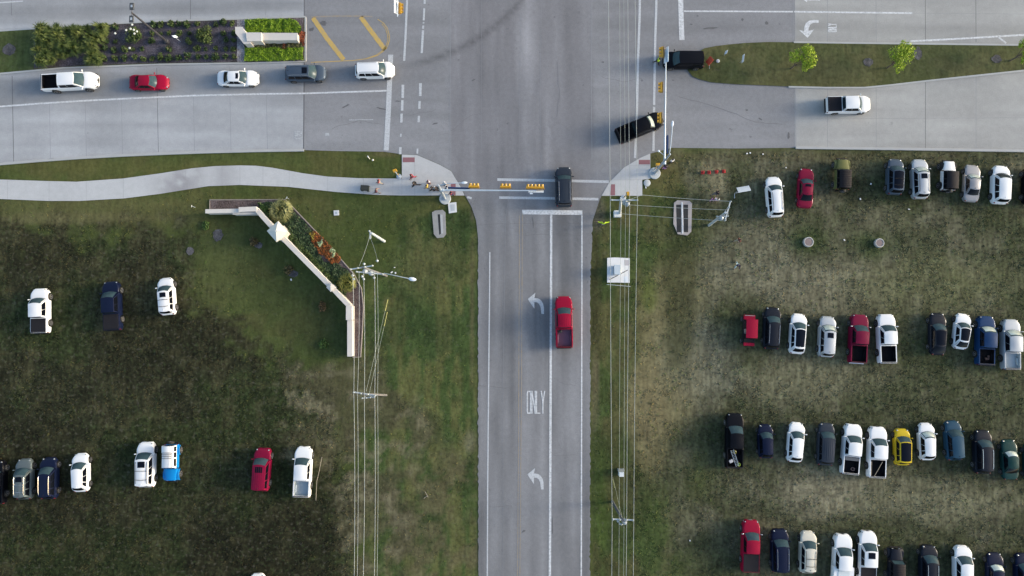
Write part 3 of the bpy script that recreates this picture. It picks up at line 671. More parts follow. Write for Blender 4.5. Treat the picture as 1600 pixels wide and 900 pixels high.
    def Fb(a): return Vector((a*bw, yf-bow*a*a, zb_))
    def Ff(a): return Vector((a*wr, yrf-bow*.55*a*a, Ht-rcrown*a*a))
    def Rf(a): return Vector((a*wrr, yrr+br2*a*a, Ht-rcrown*a*a-.03))
    def Rb(a): return Vector((a*bw_r, yr_+bf2*a*a, zb_))
    def WS(a, t):
        p = Fb(a).lerp(Ff(a), t); p.z += .05*math.sin(math.pi*t)*(1-.3*a*a); p.y += .03*math.sin(math.pi*t); return p
    def RW(a, t):
        p = Rb(a).lerp(Rf(a), t); p.z += .03*math.sin(math.pi*t); p.y -= .02*math.sin(math.pi*t); return p
    def RO(a, b):
        p = Ff(a).lerp(Rf(a), b); p.z += .05*math.sin(math.pi*b)*(1-a*a); return p
    def SD(s):
        def fn(b, t):
            base = Fb(s).lerp(Rb(s), b); top = Ff(s).lerp(Rf(s), b); p = base.lerp(top, t)
            p.x += s*(.045*math.sin(math.pi*t)+.03*math.sin(math.pi*b)*(1-t)); return p
        return fn
    rm = MB() if roofcol else mb
    u2 = lambda u: 2*u-1
    rm.grid(lambda u, v: WS(u2(u), v), 8, 5, flip=True); rm.grid(lambda u, v: RW(u2(u), v), 8, 4)
    rm.grid(lambda u, v: RO(u2(u), v), 8, 8, flip=True)
    for s in (-1, 1): rm.grid(lambda u, v: SD(s)(u, v), 10, 5, flip=(s > 0))
    if roofcol: rm.obj('cabin', PAINT[roofcol] if roofcol in PAINT else roofcol, root, 50)
    if ribs:
        for a in (-.62, -.31, 0, .31, .62): mb.grid(lambda u, v: RO(a+(u-.5)*.13, .06+.88*v)+Vector((0, 0, .016*(1-abs(2*u-1)))), 2, 8, flip=True)
    if twotone: pass
    body = mb.obj('body', pm, root, 42)
    def patch(fn, u0, u1, v0, v1, off, nm_, m, par=root, flip=False, na=8, nb=5, trap=0.):
        q = MB(); e = 1e-3
        def g(u, v):
            U = lerp(u0, u1, u); V = lerp(v0, v1, v); U = U+trap*V*(.5-u)*2
            p = fn(U, V); nrm = (fn(U+e, V)-p).cross(fn(U, V+e)-p).normalized()
            if flip: nrm = -nrm
            return p+nrm*off
        q.grid(g, na, nb, flip=flip); return q.obj(nm_, m, par, 60)
    gl = glass or M_glass; ds = M_dark
    patch(WS, -.90, .90, .04, .95, .009, 'windscreen', scr or M_screen, flip=True)
    if shade: patch(WS, -.80, .80, .10, .80, .016, 'sunshade', M_shade, flip=True)
    patch(WS, -.90, .90, -.10, .035, .014, 'wiper_cowl', M_blk, nb=2, flip=True)
    if kind in ('suv', 'hatch', 'box', 'bigsuv'): patch(RW, -.86, .86, .20, .90, .009, 'rear_window', ds)
    else: patch(RW, -.88, .88, .10, .92, .009, 'rear_window', ds if not tr else gl)
    cuts = {'suv': [(.06, .36), (.366, .654), (.66, .93)], 'bigsuv': [(.06, .35), (.356, .634), (.64, .95)], 'hatch': [(.06, .40), (.406, .70), (.706, .90)], 'sedan': [(.08, .48), (.486, .82), (.825, .90)], 'coupe': [(.08, .52), (.55, .86)], 'box': [(.05, .36), (.366, .674), (.68, .92)], 'pickup': [(.09, .54), (.546, .94)], 'crew': [(.08, .52), (.526, .94)]}[kind]
    for s in (-1, 1):
        for k, (a, b) in enumerate(cuts): patch(SD(s), a, b, .16, .90, .010, 'side_window', ds, flip=(s > 0), na=4, nb=3, trap=(.02 if k else .0))
    if pano: patch(RO, -.86, .86, .03, .93, .012, 'glass_roof', M_pano, flip=True)
    if sunroof: patch(RO, -.55, .55, .07, .30 if not tr else .45, .012, 'sunroof', M_pano, na=4, nb=3, flip=True)
    if kind in ('suv', 'bigsuv', 'hatch', 'sedan') and not roofcol:
        q = MB(); p = RO(0, .93); q.tube([p+Vector((0, .07, -.01)), p+Vector((0, 0, .035)), p+Vector((0, -.06, .06))], [.035, .022, .008], 6); q.obj('antenna_fin', pm if col in ('white', 'black') else M_blk, root)
    if rails:
        m_ = {'silver': M_chrome, 'black': M_blk}[rails]
        for s in (-.86, .86):
            q = MB(); pts = [RO(s, .06+.86*k/8)+Vector((0, 0, .055 if 0 < k < 8 else .0)) for k in range(9)]; q.tube(pts, .024, 6); q.obj('roof_rail', m_, root)
    for k in range(bars):
        b = .42+.34*k if bars == 2 else .3+.2*k
        q = MB(); q.tube([RO(-.92, b)+Vector((0, 0, .09)), RO(0, b)+Vector((0, 0, .075)), RO(.92, b)+Vector((0, 0, .09))], .026, 6); q.obj('roof_bar', M_blk if rails != 'silver' else M_chrome, root)
    # ---- lamps, mirrors, bumpers, wheels
    for s in (-1, 1):
        y = L/2-.24; q = MB(); q.ell((s*width(y)*.80, y, ztop(y)-.10), (.10, .19, .06), 10, M=Matrix.Rotation(-s*R(32), 3, 'Z')); q.obj('headlight', M_lamp, root)
        y = -L/2+.09; q = MB()
        if bed_: q.box((s*(hw*.925), y-.05, belt-.30), (.10, .10, .34), bev=.03)
        else: q.ell((s*width(y)*.92, y, ztop(y)-.09), (.10, .08, .10), 10)
        q.obj('tail_light', M_tail, root)
        y = yf-bow*.8-.06; q = MB(); q.ell((s*(hw+.10), y, belt+.05), (.12, .07, .085), 8); q.tube([(s*(hw-.12), y+.01, belt-.02), (s*(hw+.06), y, belt+.02)], .035, 6); q.obj('wing_mirror', pm if not chrome else M_chrome, root)
        for w_ in yw: wheel(root, s*(hw-.105 if not lift else hw-.03), w_, rw, .25, rim or M_rim)
    q = MB(); y = L/2; q.grid(lambda u, v: Vector((u2(u)*width(L/2-.05)*.62, L/2+.006-.05*u2(u)**2, lerp(.50+lift, ztop(L/2)-.05, v))), 6, 2, flip=True); q.obj('grille', M_chrome if chrome else M_blk, root)
    if tr:
        q = MB(); q.grid(lambda u, v: Vector((u2(u)*hw*.86, L/2+.045-.16*u2(u)**2-.03*abs(2*v-1), .45+lift+.2*v)), 8, 3, flip=True); q.grid(lambda u, v: Vector((u2(u)*hw*.86, L/2+.045-.16*u2(u)**2-.03-.14*v, .65+lift)), 8, 1, flip=True); q.obj('front_bumper', M_chrome if chrome else M_blk, root)
        q = MB(); q.box((0, -L/2-.05, .55+lift), (hw*1.72, .16, .17), bev=.04); q.obj('rear_bumper', M_chrome if chrome else M_blk, root)
        zt = belt-.02; iw = .83*hw*.985; b0, b1 = Y(bed_[0])-.012, Y(bed_[1])+.012; zf = .69+lift
        lm = {'liner': M_liner, 'grey': M_bedgrey, 'red': M_bedred}[bed]; q = MB()
        q.add([(-iw, b1, zf), (iw, b1, zf), (iw, b0, zf), (-iw, b0, zf), (-iw, b1, zt-.01), (iw, b1, zt-.01), (iw, b0, zt-.01), (-iw, b0, zt-.01)], [(0, 1, 2, 3), (0, 4, 5, 1), (1, 5, 6, 2), (2, 6, 7, 3), (3, 7, 4, 0)])
        for k in range(9): q.box((iw*(-.8+.2*k), (b0+b1)/2, zf+.012), (.07, (b0-b1)*.98, .02))
        for s in (-1, 1): q.box((s*(iw-.09), (b0+b1)/2-.1, zf+.12), (.18, .95, .24), bev=.05)
        q.obj('cargo_bed', lm, root, 30)
        q = MB(); q.box((0, (Y(bed_[1])-L/2)/2, zt+.006), (hw*1.8, .10, .022), bev=.008); q.obj('tailgate_cap', M_blk, root)
        if cover:
            q = MB(); q.box((0, (b0+b1)/2, zt+.012), (2*iw+.12, b0-b1+.05, .05), bev=.018); q.obj('bed_cover', M_vinyl, root)
        if headache:
            q = MB(); q.box((0, b0-.22, zt-.16), (2*iw-.03, .42, .34), bev=.03); q.obj('tool_box', mat('grey_tool_box', (.10, .11, .125), .5, .2), root)
    if twotone:
        for s in (-1, 1):
            q = MB(); q.grid(lambda u, v: Vector((s*(width(lerp(yw[0]-ra, yw[1]+ra, u))+.008), lerp(yw[0]-ra, yw[1]+ra, u), lerp(.33, .66, v))), 8, 2, flip=(s < 0)); q.obj('side_skirt', PAINT[twotone], root)
    return root
def put(o, parent_root, x, y, z, rz=0):
    """stand a loose object on or in a vehicle (it stays a thing of its own)"""
    M = Matrix.Translation(parent_root.location) @ Matrix.Rotation(parent_root.rotation_euler.z, 4, 'Z')
    o.location = M @ Vector((x, y, z)); o.rotation_euler = (0, 0, parent_root.rotation_euler.z+rz)

def offroad(f, r, col, label, group, top=M_vinyl, W=1.86, roof=None, slats=False, flag=False, spare=True):
    """boxy off-road vehicle: flat bonnet between flared wings, upright screen, box top, spare wheel"""
    root, L = place('off_road_vehicle', f, r, .8, label, 'off-road vehicle', group); pm = PAINT[col]; L -= .25; hw = W/2; rw = .41
    Y = lambda fr: L/2-fr*L
    yw = (Y(.17), Y(.79)); mb = MB()
    # tub
    def tub(y0, y1, w0, w1, zb, zt, nm=None):
        vs = []
        for y, w in ((y0, w0), (y1, w1)):
            for x, z in ((-w, zb), (-w, zt-.05), (-w+.06, zt), (w-.06, zt), (w, zt-.05), (w, zb)): vs.append((x, y, z))
        mb.add(vs, [(i, i+1, 7+i, 6+i) for i in range(5)]+[(5, 0, 6, 11), (5, 4, 3, 2, 1, 0), (6, 7, 8, 9, 10, 11)])
    tub(Y(.325), Y(.955), hw*.80, hw*.80, .5, 1.12); body = mb.obj('body', pm, root, 30)
    q = MB(); vs = []
    for y, w, z in ((Y(.03), hw*.60, 1.06), (Y(.10), hw*.62, 1.10), (Y(.325), hw*.76, 1.16)):
        for x, zz in ((-w, .6), (-w, z-.05), (-w*.8, z), (0, z+.025), (w*.8, z), (w, z-.05), (w, .6)): vs.append((x, y, zz))
    q.add(vs, [(k*7+i, k*7+i+1, k*7+8+i, k*7+7+i) for k in range(2) for i in range(6)]+[tuple(range(6, -1, -1)), tuple(range(14, 21))]); q.obj('bonnet', pm, root, 40)
    for s in (-1, 1):
        for y0, y1, yc in ((Y(.02), Y(.31), yw[0]), (Y(.68), Y(.93), yw[1])):
            q = MB(); pts = []
            for k in range(7):
                t = k/6; y = lerp(y0, y1, t); z = .93-.30*abs(2*t-1)**3; pts.append((y, z))
            vs = []; w0 = hw*.62 if yc == yw[0] else hw*.78
            for y, z in pts:
                for x, zz in ((w0, z), (hw*.97, z), (hw, z-.03), (hw, z-.09), (w0, z-.07)): vs.append((s*x, y, zz))
            q.add(vs, [(k*5+i, k*5+(i+1) % 5, k*5+5+(i+1) % 5, k*5+5+i) for k in range(6) for i in range(5)]+[tuple(range(5)), tuple(range(30, 35))]); q.obj('wheel_arch', pm if roof or slats else M_blk, root, 40)
        for w_ in yw: wheel(root, s*(hw-.12), w_, rw, .27)
        q = MB(); q.lathe([(.09, 0), (.10, .04), (.06, .07)], 14, (s*hw*.42, Y(.03), .86), Matrix.Rotation(R(-90), 3, 'X')); q.obj('headlight', M_lamp, root)
        q = MB(); q.box((s*hw*.74, Y(.96), .95), (.15, .08, .22), bev=.02); q.obj('tail_light', M_tail, root)
        q = MB(); q.box((s*hw*1.02, Y(.36), 1.25), (.2, .09, .2), bev=.03); q.tube([(s*hw*.76, Y(.35), 1.14), (s*hw*.95, Y(.36), 1.22)], .025, 6); q.obj('wing_mirror', M_blk, root)
    # screen frame, box top
    y1, y2, yb = Y(.335), Y(.405), Y(.95); zt = 1.84; w1, w2 = hw*.77, hw*.70
    q = MB(); q.grid(lambda u, v: Vector((lerp(-1, 1, u)*lerp(w1, w2, v), lerp(y1, y2, v), lerp(1.12, zt, v))), 4, 2); q.obj('screen_frame', pm, root)
    q = MB(); q.grid(lambda u, v: Vector((lerp(-.9, .9, u)*lerp(w1, w2, .1+.8*v), lerp(y1, y2, .1+.8*v)+.012, lerp(1.12, zt, .1+.8*v)+.006)), 4, 2); q.obj('windscreen', M_screen, root)
    rm = PAINT[roof] if roof else top
    q = MB(); vs = []
    for y, k in ((y2+.05, 0), (y2, 1), (lerp(y2, yb, .5), 1.15), (yb+.12, 1), (yb+.02, 0)):
        for x, z in ((-w2-.03, zt-.06), (-w2+.05, zt+.02*k), (0, zt+.045*k), (w2-.05, zt+.02*k), (w2+.03, zt-.06)): vs.append((x, y, z))
    q.add(vs, [(k*5+i, k*5+i+1, k*5+6+i, k*5+5+i) for k in range(4) for i in range(4)])
    if slats:
        for k in range(7): q.box((0, lerp(y2, yb, .1+.125*k), zt+.06), (w2*1.8, .06, .025), bev=.01)
    q.obj('hard_top' if roof or slats else 'soft_top', rm, root, 50)
    q = MB()
    for s in (-1, 1): q.grid(lambda u, v: Vector((s*lerp(hw*.79, w2+.02, v), lerp(lerp(y1, y2, v), yb, u), lerp(1.12, zt-.06, v))), 6, 2, flip=s > 0)
    q.grid(lambda u, v: Vector((lerp(-1, 1, u)*lerp(hw*.79, w2+.02, v), yb+.02*v, lerp(1.12, zt-.06, v))), 4, 2, flip=True); q.obj('cabin_side', rm, root)
    for s in (-1, 1):
        for a, b in ((.08, .42), (.47, .70), (.75, .95)):
            q = MB(); q.grid(lambda u, v: Vector((s*(lerp(hw*.79, w2+.02, .15+.7*v)+.012), lerp(lerp(y1, y2, .15+.7*v), yb, lerp(a, b, u)), lerp(1.12, zt-.06, .15+.7*v))), 2, 2, flip=s > 0); q.obj('side_window', M_dark, root)
    q = MB(); q.grid(lambda u, v: Vector((lerp(-.85, .85, u)*hw*.74, yb-.008, lerp(1.2, zt-.14, v))), 2, 2, flip=True); q.obj('rear_window', M_dark, root)
    q = MB(); q.box((0, Y(.0)+.04, .68), (hw*1.5, .16, .18), bev=.04); q.obj('front_bumper', M_blk, root)
    q = MB(); q.box((0, Y(.985)-.03, .62), (hw*1.6, .14, .18), bev=.03); q.obj('rear_bumper', M_blk, root)
    q = MB(); q.grid(lambda u, v: Vector((lerp(-1, 1, u)*hw*.56, Y(.03)+.012, lerp(.66, 1.02, v))), 2, 2, flip=True); q.obj('grille', M_blk, root)
    if spare:
        o = wheel(root, 0, Y(1.0)-.05, .38, .25); o.name = 'spare_wheel'; o.location.z = 1.02; o.rotation_euler = (0, 0, -math.pi/2)
    return root
E = 'cars parked in the grass field right of the road'; Wf = 'cars parked in the dark grass field'; Q = 'cars queued at the junction'; T = 'vehicles driving through the junction'
# ---- first row right
car('suv', (1207.5, 276), (1212.5, 339), 'white', 'white crossover parked slightly askew beside the dark red sedan, nearest the power pole', E, rails='black', W=1.9)
car('sedan', (1260, 263), (1257, 325), 'crimson', 'dark red sedan with a sunroof beside the olive off-roader', E, sunroof=True)
offroad((1316, 247), (1315, 300), 'olive', 'olive green boxy off-road vehicle with slatted black top in the grass', E, slats=True)
car('suv', (1399, 248), (1397.5, 304), 'bluegrey', 'blue grey SUV with glass roof and crossbars beside a silver SUV in the top row', E, pano=True, bars=2, W=1.88)
car('suv', (1436, 248.5), (1438, 310.5), 'silver', 'silver SUV with sunroof between the blue grey SUV and the white soft-top off-roader', E, sunroof=True, shade=True, rails='black')
offroad((1482, 250), (1480.5, 301), 'white', 'white boxy off-road vehicle with black soft top in the top field row', E)
car('sedan', (1519.5, 257), (1516.5, 315.5), 'pewter', 'warm grey sedan with pale sunshade, right of the white soft-top off-roader', E, shade=True)
car('suv', (1564, 258.5), (1562.5, 318.5), 'white', 'white crossover at the right end of the top field row', E, W=1.98, scr=M_glass)
car('suv', (1612, 261), (1611, 319), 'black', 'black SUV cut by the right edge of the photo in the top field row', E)
# ---- second row right
car('suv', (1207.5, 480), (1204.5, 545.5), 'charcoal', 'charcoal SUV with chrome sill lines parked beside the small red utility vehicle', E, rails='silver', W=1.96)
car('hatch', (1248.5, 490), (1244.5, 553), 'white', 'white hatchback with a long black glass roof, second row of the right field', E, pano=True, W=1.9)
car('suv', (1293.5, 494), (1290.5, 558), 'silver', 'silver SUV with black sunroof between a white hatchback and a dark red pickup', E, sunroof=True, shade=True, W=1.9)
t_red = car('pickup', (1343, 491.5), (1340, 567), 'maroon', 'dark red pickup with empty black bed parked beside a white pickup', E, chrome=True)
car('pickup', (1384, 491), (1387, 567.5), 'white', 'white pickup with black bed, right neighbour of the dark red pickup', E)
car('coupe', (1465, 489), (1464.5, 555), 'charcoal', 'dark charcoal fastback parked left of a small white coupe', E, pano=True, W=1.92)
car('coupe', (1505.5, 490), (1499.5, 545.5), 'white', 'small white coupe with black glass roof beside the blue pickup', E, pano=True, W=1.82)
t_blue = car('crew', (1540.5, 494), (1539.5, 570), 'blue', 'deep blue pickup with pale windscreen sunshade and black bed', E, shade=True)
car('crew', (1579, 499), (1580, 577), 'silver', 'silver pickup with light grey bed floor at the right end of the second row', E, bed='grey', shade=True)
# ---- third row right
t_lad = car('pickup', (1148, 646), (1147, 731), 'black', 'black pickup carrying a ladder in its bed, left end of the third row', E)
car('hatch', (1195.5, 663), (1196.5, 716), 'navy', 'small navy hatchback parked right of the black pickup with the ladder', E, W=1.78)
car('hatch', (1245.5, 660), (1240.8, 722), 'white', 'white hatchback between the small navy hatchback and a charcoal van-like SUV', E, W=1.88)
car('box', (1291.5, 661), (1288.5, 727), 'slate', 'slate grey upright wagon parked left of two white pickups', E, W=1.88, ribs=True)
t_w1 = car('pickup', (1333.5, 663), (1327.5, 740.5), 'white', 'white pickup with grey tool box and a brown bundle in its black bed', E, headache=True)
t_w2 = car('pickup', (1371.5, 667), (1369.5, 746), 'white', 'white pickup carrying planks in its black bed, beside the yellow hatchback', E)
car('box', (1409, 670), (1409.5, 727), 'yellow', 'mustard yellow hatchback with dark glass roof', E, pano=True, W=1.8)
car('hatch', (1446.5, 661), (1448.5, 719), 'white', 'white hatchback with pale sunshade between the yellow hatchback and a blue SUV', E, shade=True, W=1.86)
car('suv', (1487.5, 657.5), (1492, 719), 'steelblue', 'steel blue SUV in the third row, right of a white hatchback', E, W=1.9)
car('suv', (1535, 672), (1536, 740), 'charcoal', 'near-black SUV with silver roof rails in the third row', E, rails='silver', W=2.0)
car('sedan', (1575.5, 687), (1578.5, 749.5), 'green', 'dark green sedan with white sunshade near the right edge', E, shade=True, W=1.84)
car('sedan', (1611, 693), (1613, 752), 'green', 'dark green car cut by the right edge beside the green sedan', E)
# ---- fourth row right
car('pickup', (1173.5, 813), (1172, 893), 'red', 'bright red pickup with black bed cover, left end of the bottom row', E, cover=True, chrome=True)
car('bigsuv', (1218, 827), (1218.7, 894), 'navy', 'navy SUV with silver roof rails right of the red pickup', E, rails='silver', W=1.98)
car('suv', (1263, 830), (1261, 895.5), 'beige', 'cream SUV with roof crossbars in the bottom row', E, rails='black', bars=2, W=1.88)
car('crew', (1356, 830), (1354.5, 912), 'white', 'white pickup with sunroof, grey lower sides and black bed cover', E, cover=True, sunroof=True, twotone='charcoal')
offroad((1399, 854), (1398, 912), 'charcoal', 'charcoal boxy off-road vehicle with black top in the bottom row', E, slats=True)
car('suv', (1451, 852), (1450.5, 918), 'charcoal', 'charcoal SUV with pale headlights, right of the boxy off-roader in the bottom row', E, W=1.98, rails='silver')
car('suv', (1504, 853), (1504, 921), 'white', 'white SUV in the bottom row between a charcoal SUV and a navy sedan', E, W=2.0)
car('sedan', (1554, 864), (1555, 926), 'navy', 'navy sedan with pale windscreen sunshade in the bottom row', E, shade=True, W=1.9)
car('suv', (1598, 865), (1600, 930), 'navy', 'navy SUV cut by the bottom right corner', E, W=1.9)
# ---- left field
car('crew', (62.5, 451), (62.5, 520), 'white', 'white pickup with covered black bed at the left of the dark field', Wf, cover=True)
car('crew', (173.5, 440), (176, 515.5), 'navy', 'navy pickup with dark bed in the upper row of the dark field', Wf, shade=False, cover=True)
car('suv', (258.5, 434), (262.5, 492), 'white', 'white SUV with a black sunroof parked right of the navy pickup', Wf, sunroof=True, bars=2, W=1.86)
car('suv', (38.5, 717), (37.5, 780), 'greygreen', 'grey green SUV with silver roof crossbars in the lower left row', Wf, rails='silver', bars=2, sunroof=True, W=1.9)
car('suv', (76.5, 715), (76, 779.5), 'navy', 'navy SUV with pale pillar line beside the grey green SUV', Wf, rails='silver', W=1.96)
car('hatch', (126, 708.5), (126.5, 768.5), 'white', 'white hatchback standing alone right of the navy SUV in the dark field', Wf, W=1.9)
car('bigsuv', (228.5, 691), (227.5, 761), 'white', 'large white SUV with roof bars and sunroof beside the blue off-roader', Wf, sunroof=True, bars=2, rails='black')
fj = offroad((267.5, 753.5), (268.5, 690), 'azure', 'azure blue off-road vehicle with white roof, parked facing the other way', Wf, roof='white', W=1.88)
car('bigsuv', (411.5, 700.5), (406.5, 767), 'crimson', 'dark red ribbed-roof SUV with sunroof beside a white pickup', Wf, sunroof=True, ribs=True, W=1.98)
car('crew', (475, 698), (471, 776), 'white', 'white pickup with pale grey bed floor near the power lines', Wf, bed='grey')
car('pickup', (-6, 720), (-7, 787), 'black', 'black pickup cut by the left edge of the photo', Wf)
car('suv', (402, 897), (401, 960), 'white', 'white SUV just entering the bottom edge of the dark field', Wf)
# ---- street
car('crew', (153, 125.5), (67, 130), 'white', 'raised white pickup with open black bed last in the queue by the tall grasses', Q, lift=.16)
car('sedan', (263, 128.5), (202, 129), 'red', 'bright red sedan queuing behind a white sedan', Q, W=1.82)
car('sedan', (404, 122), (339.5, 122.5), 'white', 'white sedan with a black sunroof queuing behind a grey SUV', Q, sunroof=True)
car('suv', (509, 114), (445.5, 115), 'bluegrey', 'blue grey SUV with silver rails second in the queue', Q, rails='silver', sunroof=True)
car('suv', (616, 109), (555, 110.5), 'white', 'white SUV first in the queue at the stop line', Q, rails='silver')
car('bigsuv', (1036.5, 94), (1100, 94), 'black', 'black SUV standing at the median nose with a sunshade', T, shade=False, W=1.98)
car('crew', (1034.5, 184), (966, 213), 'black', 'black pickup turning through the junction', T, shade=True)
car('crew', (1359.5, 163), (1291.5, 164), 'white', 'white pickup with black bed cover driving alone along the right carriageway', T, cover=True)
car('bigsuv', (880.5, 261), (881.5, 323), 'slate', 'dark slate SUV crossing the crosswalk from the side road', T, rails='silver', W=2.0)
t_rd = car('pickup', (880.5, 463), (882, 543), 'red', 'bright red pickup waiting on the side road with open bed', T, ribs=True, bed='red')
# ---- service truck with wide utility body
sv = car('pickup', (1317.5, 835), (1314, 922), 'white', 'white service truck with a wide flat utility body', E, name='service_truck', cat='truck', cover=True)
q = MB(); q.box((0, -1.75, 1.02), (2.36, 2.75, .78), bev=.05)
q.obj('utility_body', PAINT['white'], sv); q = MB(); q.box((0, -1.75, 1.43), (1.3, 2.6, .05), bev=.02); q.obj('body_lid', mat('pale_lid', (.58, .64, .66), .45, .1), sv)
for s in (-1, 1):
    for k in range(3):
        q = MB(); q.box((s*1.19, -.85-.9*k, 1.05), (.03, .78, .5), bev=.01); q.obj('locker_door', PAINT['white'], sv)
# blue off-roader's roof rack
q = MB(); zt = 2.0
for x in (-.55, .55): q.tube([(x, -1.25, zt), (x, .55, zt)], .025, 6)
for y in (-1.25, -1.05, -.85, -.62): q.tube([(-.55, y, zt), (.55, y, zt)], .025, 6)
for x in (-.55, .55):
    for y in (-1.2, .5): q.tube([(x, y, 1.8), (x, y, zt)], .02, 6)
q.obj('roof_rack', M_blk, fj)
# sunshade lying in one corner of the black SUV's screen, red panel of the bottom-row off-roader are left to the paint
# ---- small utility vehicle
ut, L = place('utility_vehicle', (1170.5, 491), (1169, 541), .7, 'small red side-by-side utility vehicle with red roof parked in the grass', 'utility vehicle', None)
q = MB(); q.box((0, 0, .42), (1.25, L*.86, .22), bev=.05); q.box((0, -L*.36, .72), (1.2, L*.2, .35), bev=.04); q.obj('chassis', M_blk, ut)
q = MB(); q.box((0, L*.40, .80), (1.35, L*.16, .28), bev=.07, taper=.9); q.obj('bonnet', PAINT['red'], ut)
q = MB(); q.box((0, L*.455, .96), (1.15, .07, .07), bev=.02); q.obj('light_bar', M_lamp, ut)
q = MB(); q.grid(lambda u, v: Vector(((u-.5)*1.34, lerp(L*.34, -L*.24, v), 1.86+.05*math.sin(math.pi*u))), 6, 4, flip=True); q.grid(lambda u, v: Vector(((u-.5)*1.34, lerp(L*.34, -L*.24, v), 1.81+.05*math.sin(math.pi*u))), 6, 4); q.obj('roof', PAINT['red'], ut)
q = MB(); q.box((0, -L*.44, .92), (1.3, L*.10, .12), bev=.03); q.obj('rear_rack', PAINT['red'], ut)
for s in (-1, 1):
    q = MB(); q.tube([(s*.66, L*.33, .8), (s*.62, L*.26, 1.8), (s*.62, -L*.22, 1.8), (s*.66, -L*.26, .8)], .03, 7); q.obj('roll_bar', M_blk, ut)
    q = MB(); q.box((s*.3, -.1, .72), (.5, .5, .14), bev=.05); q.box((s*.3, -.36, 1.0), (.5, .12, .55), bev=.05); q.obj('seat', mat('grey_seat', (.16, .15, .15), .8), ut)
    for y in (L*.34, -L*.34): wheel(ut, s*.66, y, .32, .25)
q = MB(); q.lathe([(.16, 0), (.18, .02), (.16, .04)], 14, (-.3, L*.16, 1.05), Matrix.Rotation(R(40), 3, 'X')); q.obj('steering_wheel', M_blk, ut)
# ---- loads
ld = empty('ladder', (0, 0, 0), 0, 'grey ladder lying slantwise in the black pickup bed', 'ladder'); q = MB()
for s in (-1, 1): q.tube([(s*.17, -1., 0), (s*.17, 1., 0)], .024, 6)
q.obj('side_rail', mat('aluminium', (.34, .40, .47), .5, .3), ld); q = MB()
for k in range(11): q.tube([(-.17, -.9+k*.18, 0), (.17, -.9+k*.18, 0)], .018, 6)
q.obj('rungs', MATS['aluminium'], ld); put(ld, t_lad, .0, -2.0, 1.10, R(-20) if False else R(20)); ld.rotation_euler.x = R(0)
def bucket(m, label, name='bucket'):
    o = empty(name, (0, 0, 0), 0, label, 'bucket'); q = MB(); q.lathe([(.15, 0), (.19, .34), (.2, .36), (.17, .36), (.13, .04)], 16); q.obj('pail', m, o)
    q = MB(); q.tube([(-.19, 0, .34), (-.1, .12, .40), (.1, .12, .40), (.19, 0, .34)], .012, 5); q.obj('bucket_handle', M_chrome, o); return o
M_lime = mat('lime_plastic', (.55, .62, .04), .5); M_olv = mat('dull_yellow_plastic', (.34, .30, .04), .55)
put(bucket(M_lime, 'lime yellow bucket at the tail end of the ladder'), t_lad, .50, -2.72, .72); put(bucket(M_olv, 'dull yellow bucket at the cab end of the ladder'), t_lad, -.02, -1.28, .72)
o = empty('cool_box', (0, 0, 0), 0, 'grey cool box in the corner of the black pickup bed', 'cool box'); q = MB(); q.box((0, 0, .17), (.42, .34, .34), bev=.04); q.obj('box', mat('grey_plastic', (.22, .23, .25), .5), o); q = MB(); q.box((0, 0, .37), (.44, .36, .06), bev=.02); q.obj('lid', mat('pale_grey_plastic', (.4, .4, .42), .5), o); put(o, t_lad, -.42, -2.35, .70, .5)
M_wood = mat('raw_timber', (.36, .30, .22), .8, var=.25, vs=6)
for k, (x, y, z, rz, ln, lb) in enumerate(((-.60, -2.0, .74, 0, 1.7, 'wooden plank lying along the left side of the white pickup bed'), (.0, -1.9, 1.22, R(-28), 2.0, 'thin wooden plank lying diagonally across the white pickup bed'))):
    q = MB(); q.box((0, 0, 0), (.20 if k == 0 else .05, ln, .05), bev=.01); o = q.obj('plank', M_wood); tag(o, lb, 'plank'); put(o, t_w2, x, y, z, rz)
o = MB()
for k in range(3): o.tube([(.20*math.cos(t)+random.uniform(-.05, .05), .17*math.sin(t)+random.uniform(-.04, .04), .04+.05*k) for t in [i*math.pi/6 for i in range(13)]], .04, 6)
o = o.obj('strap_bundle', mat('brown_webbing', (.24, .15, .13), .8)); tag(o, 'brown bundle of straps in the white pickup bed with the tool box', 'straps'); put(o, t_w1, .35, -2.3, .71)
o = MB(); o.box((0, 0, .14), (.42, .3, .28), bev=.06); o.ell((.1, .05, .3), (.12, .1, .08), 8); o = o.obj('work_bag', mat('dark_canvas', (.03, .03, .035), .85)); tag(o, 'dark work bag in the front corner of the red pickup bed', 'bag'); put(o, t_rd, -.5, -1.15, .71)
o = MB()
for k in range(5): o.ell((random.uniform(-.2, .2), random.uniform(-.25, .25), .1), (.18, .16, .11), 7)
o = o.obj('firewood_heap', mat('brown_bark', (.06, .035, .03), .9, var=.4, vs=6)); tag(o, 'small brown heap lying in the blue pickup bed', 'heap'); put(o, t_blue, .2, -1.95, .70)
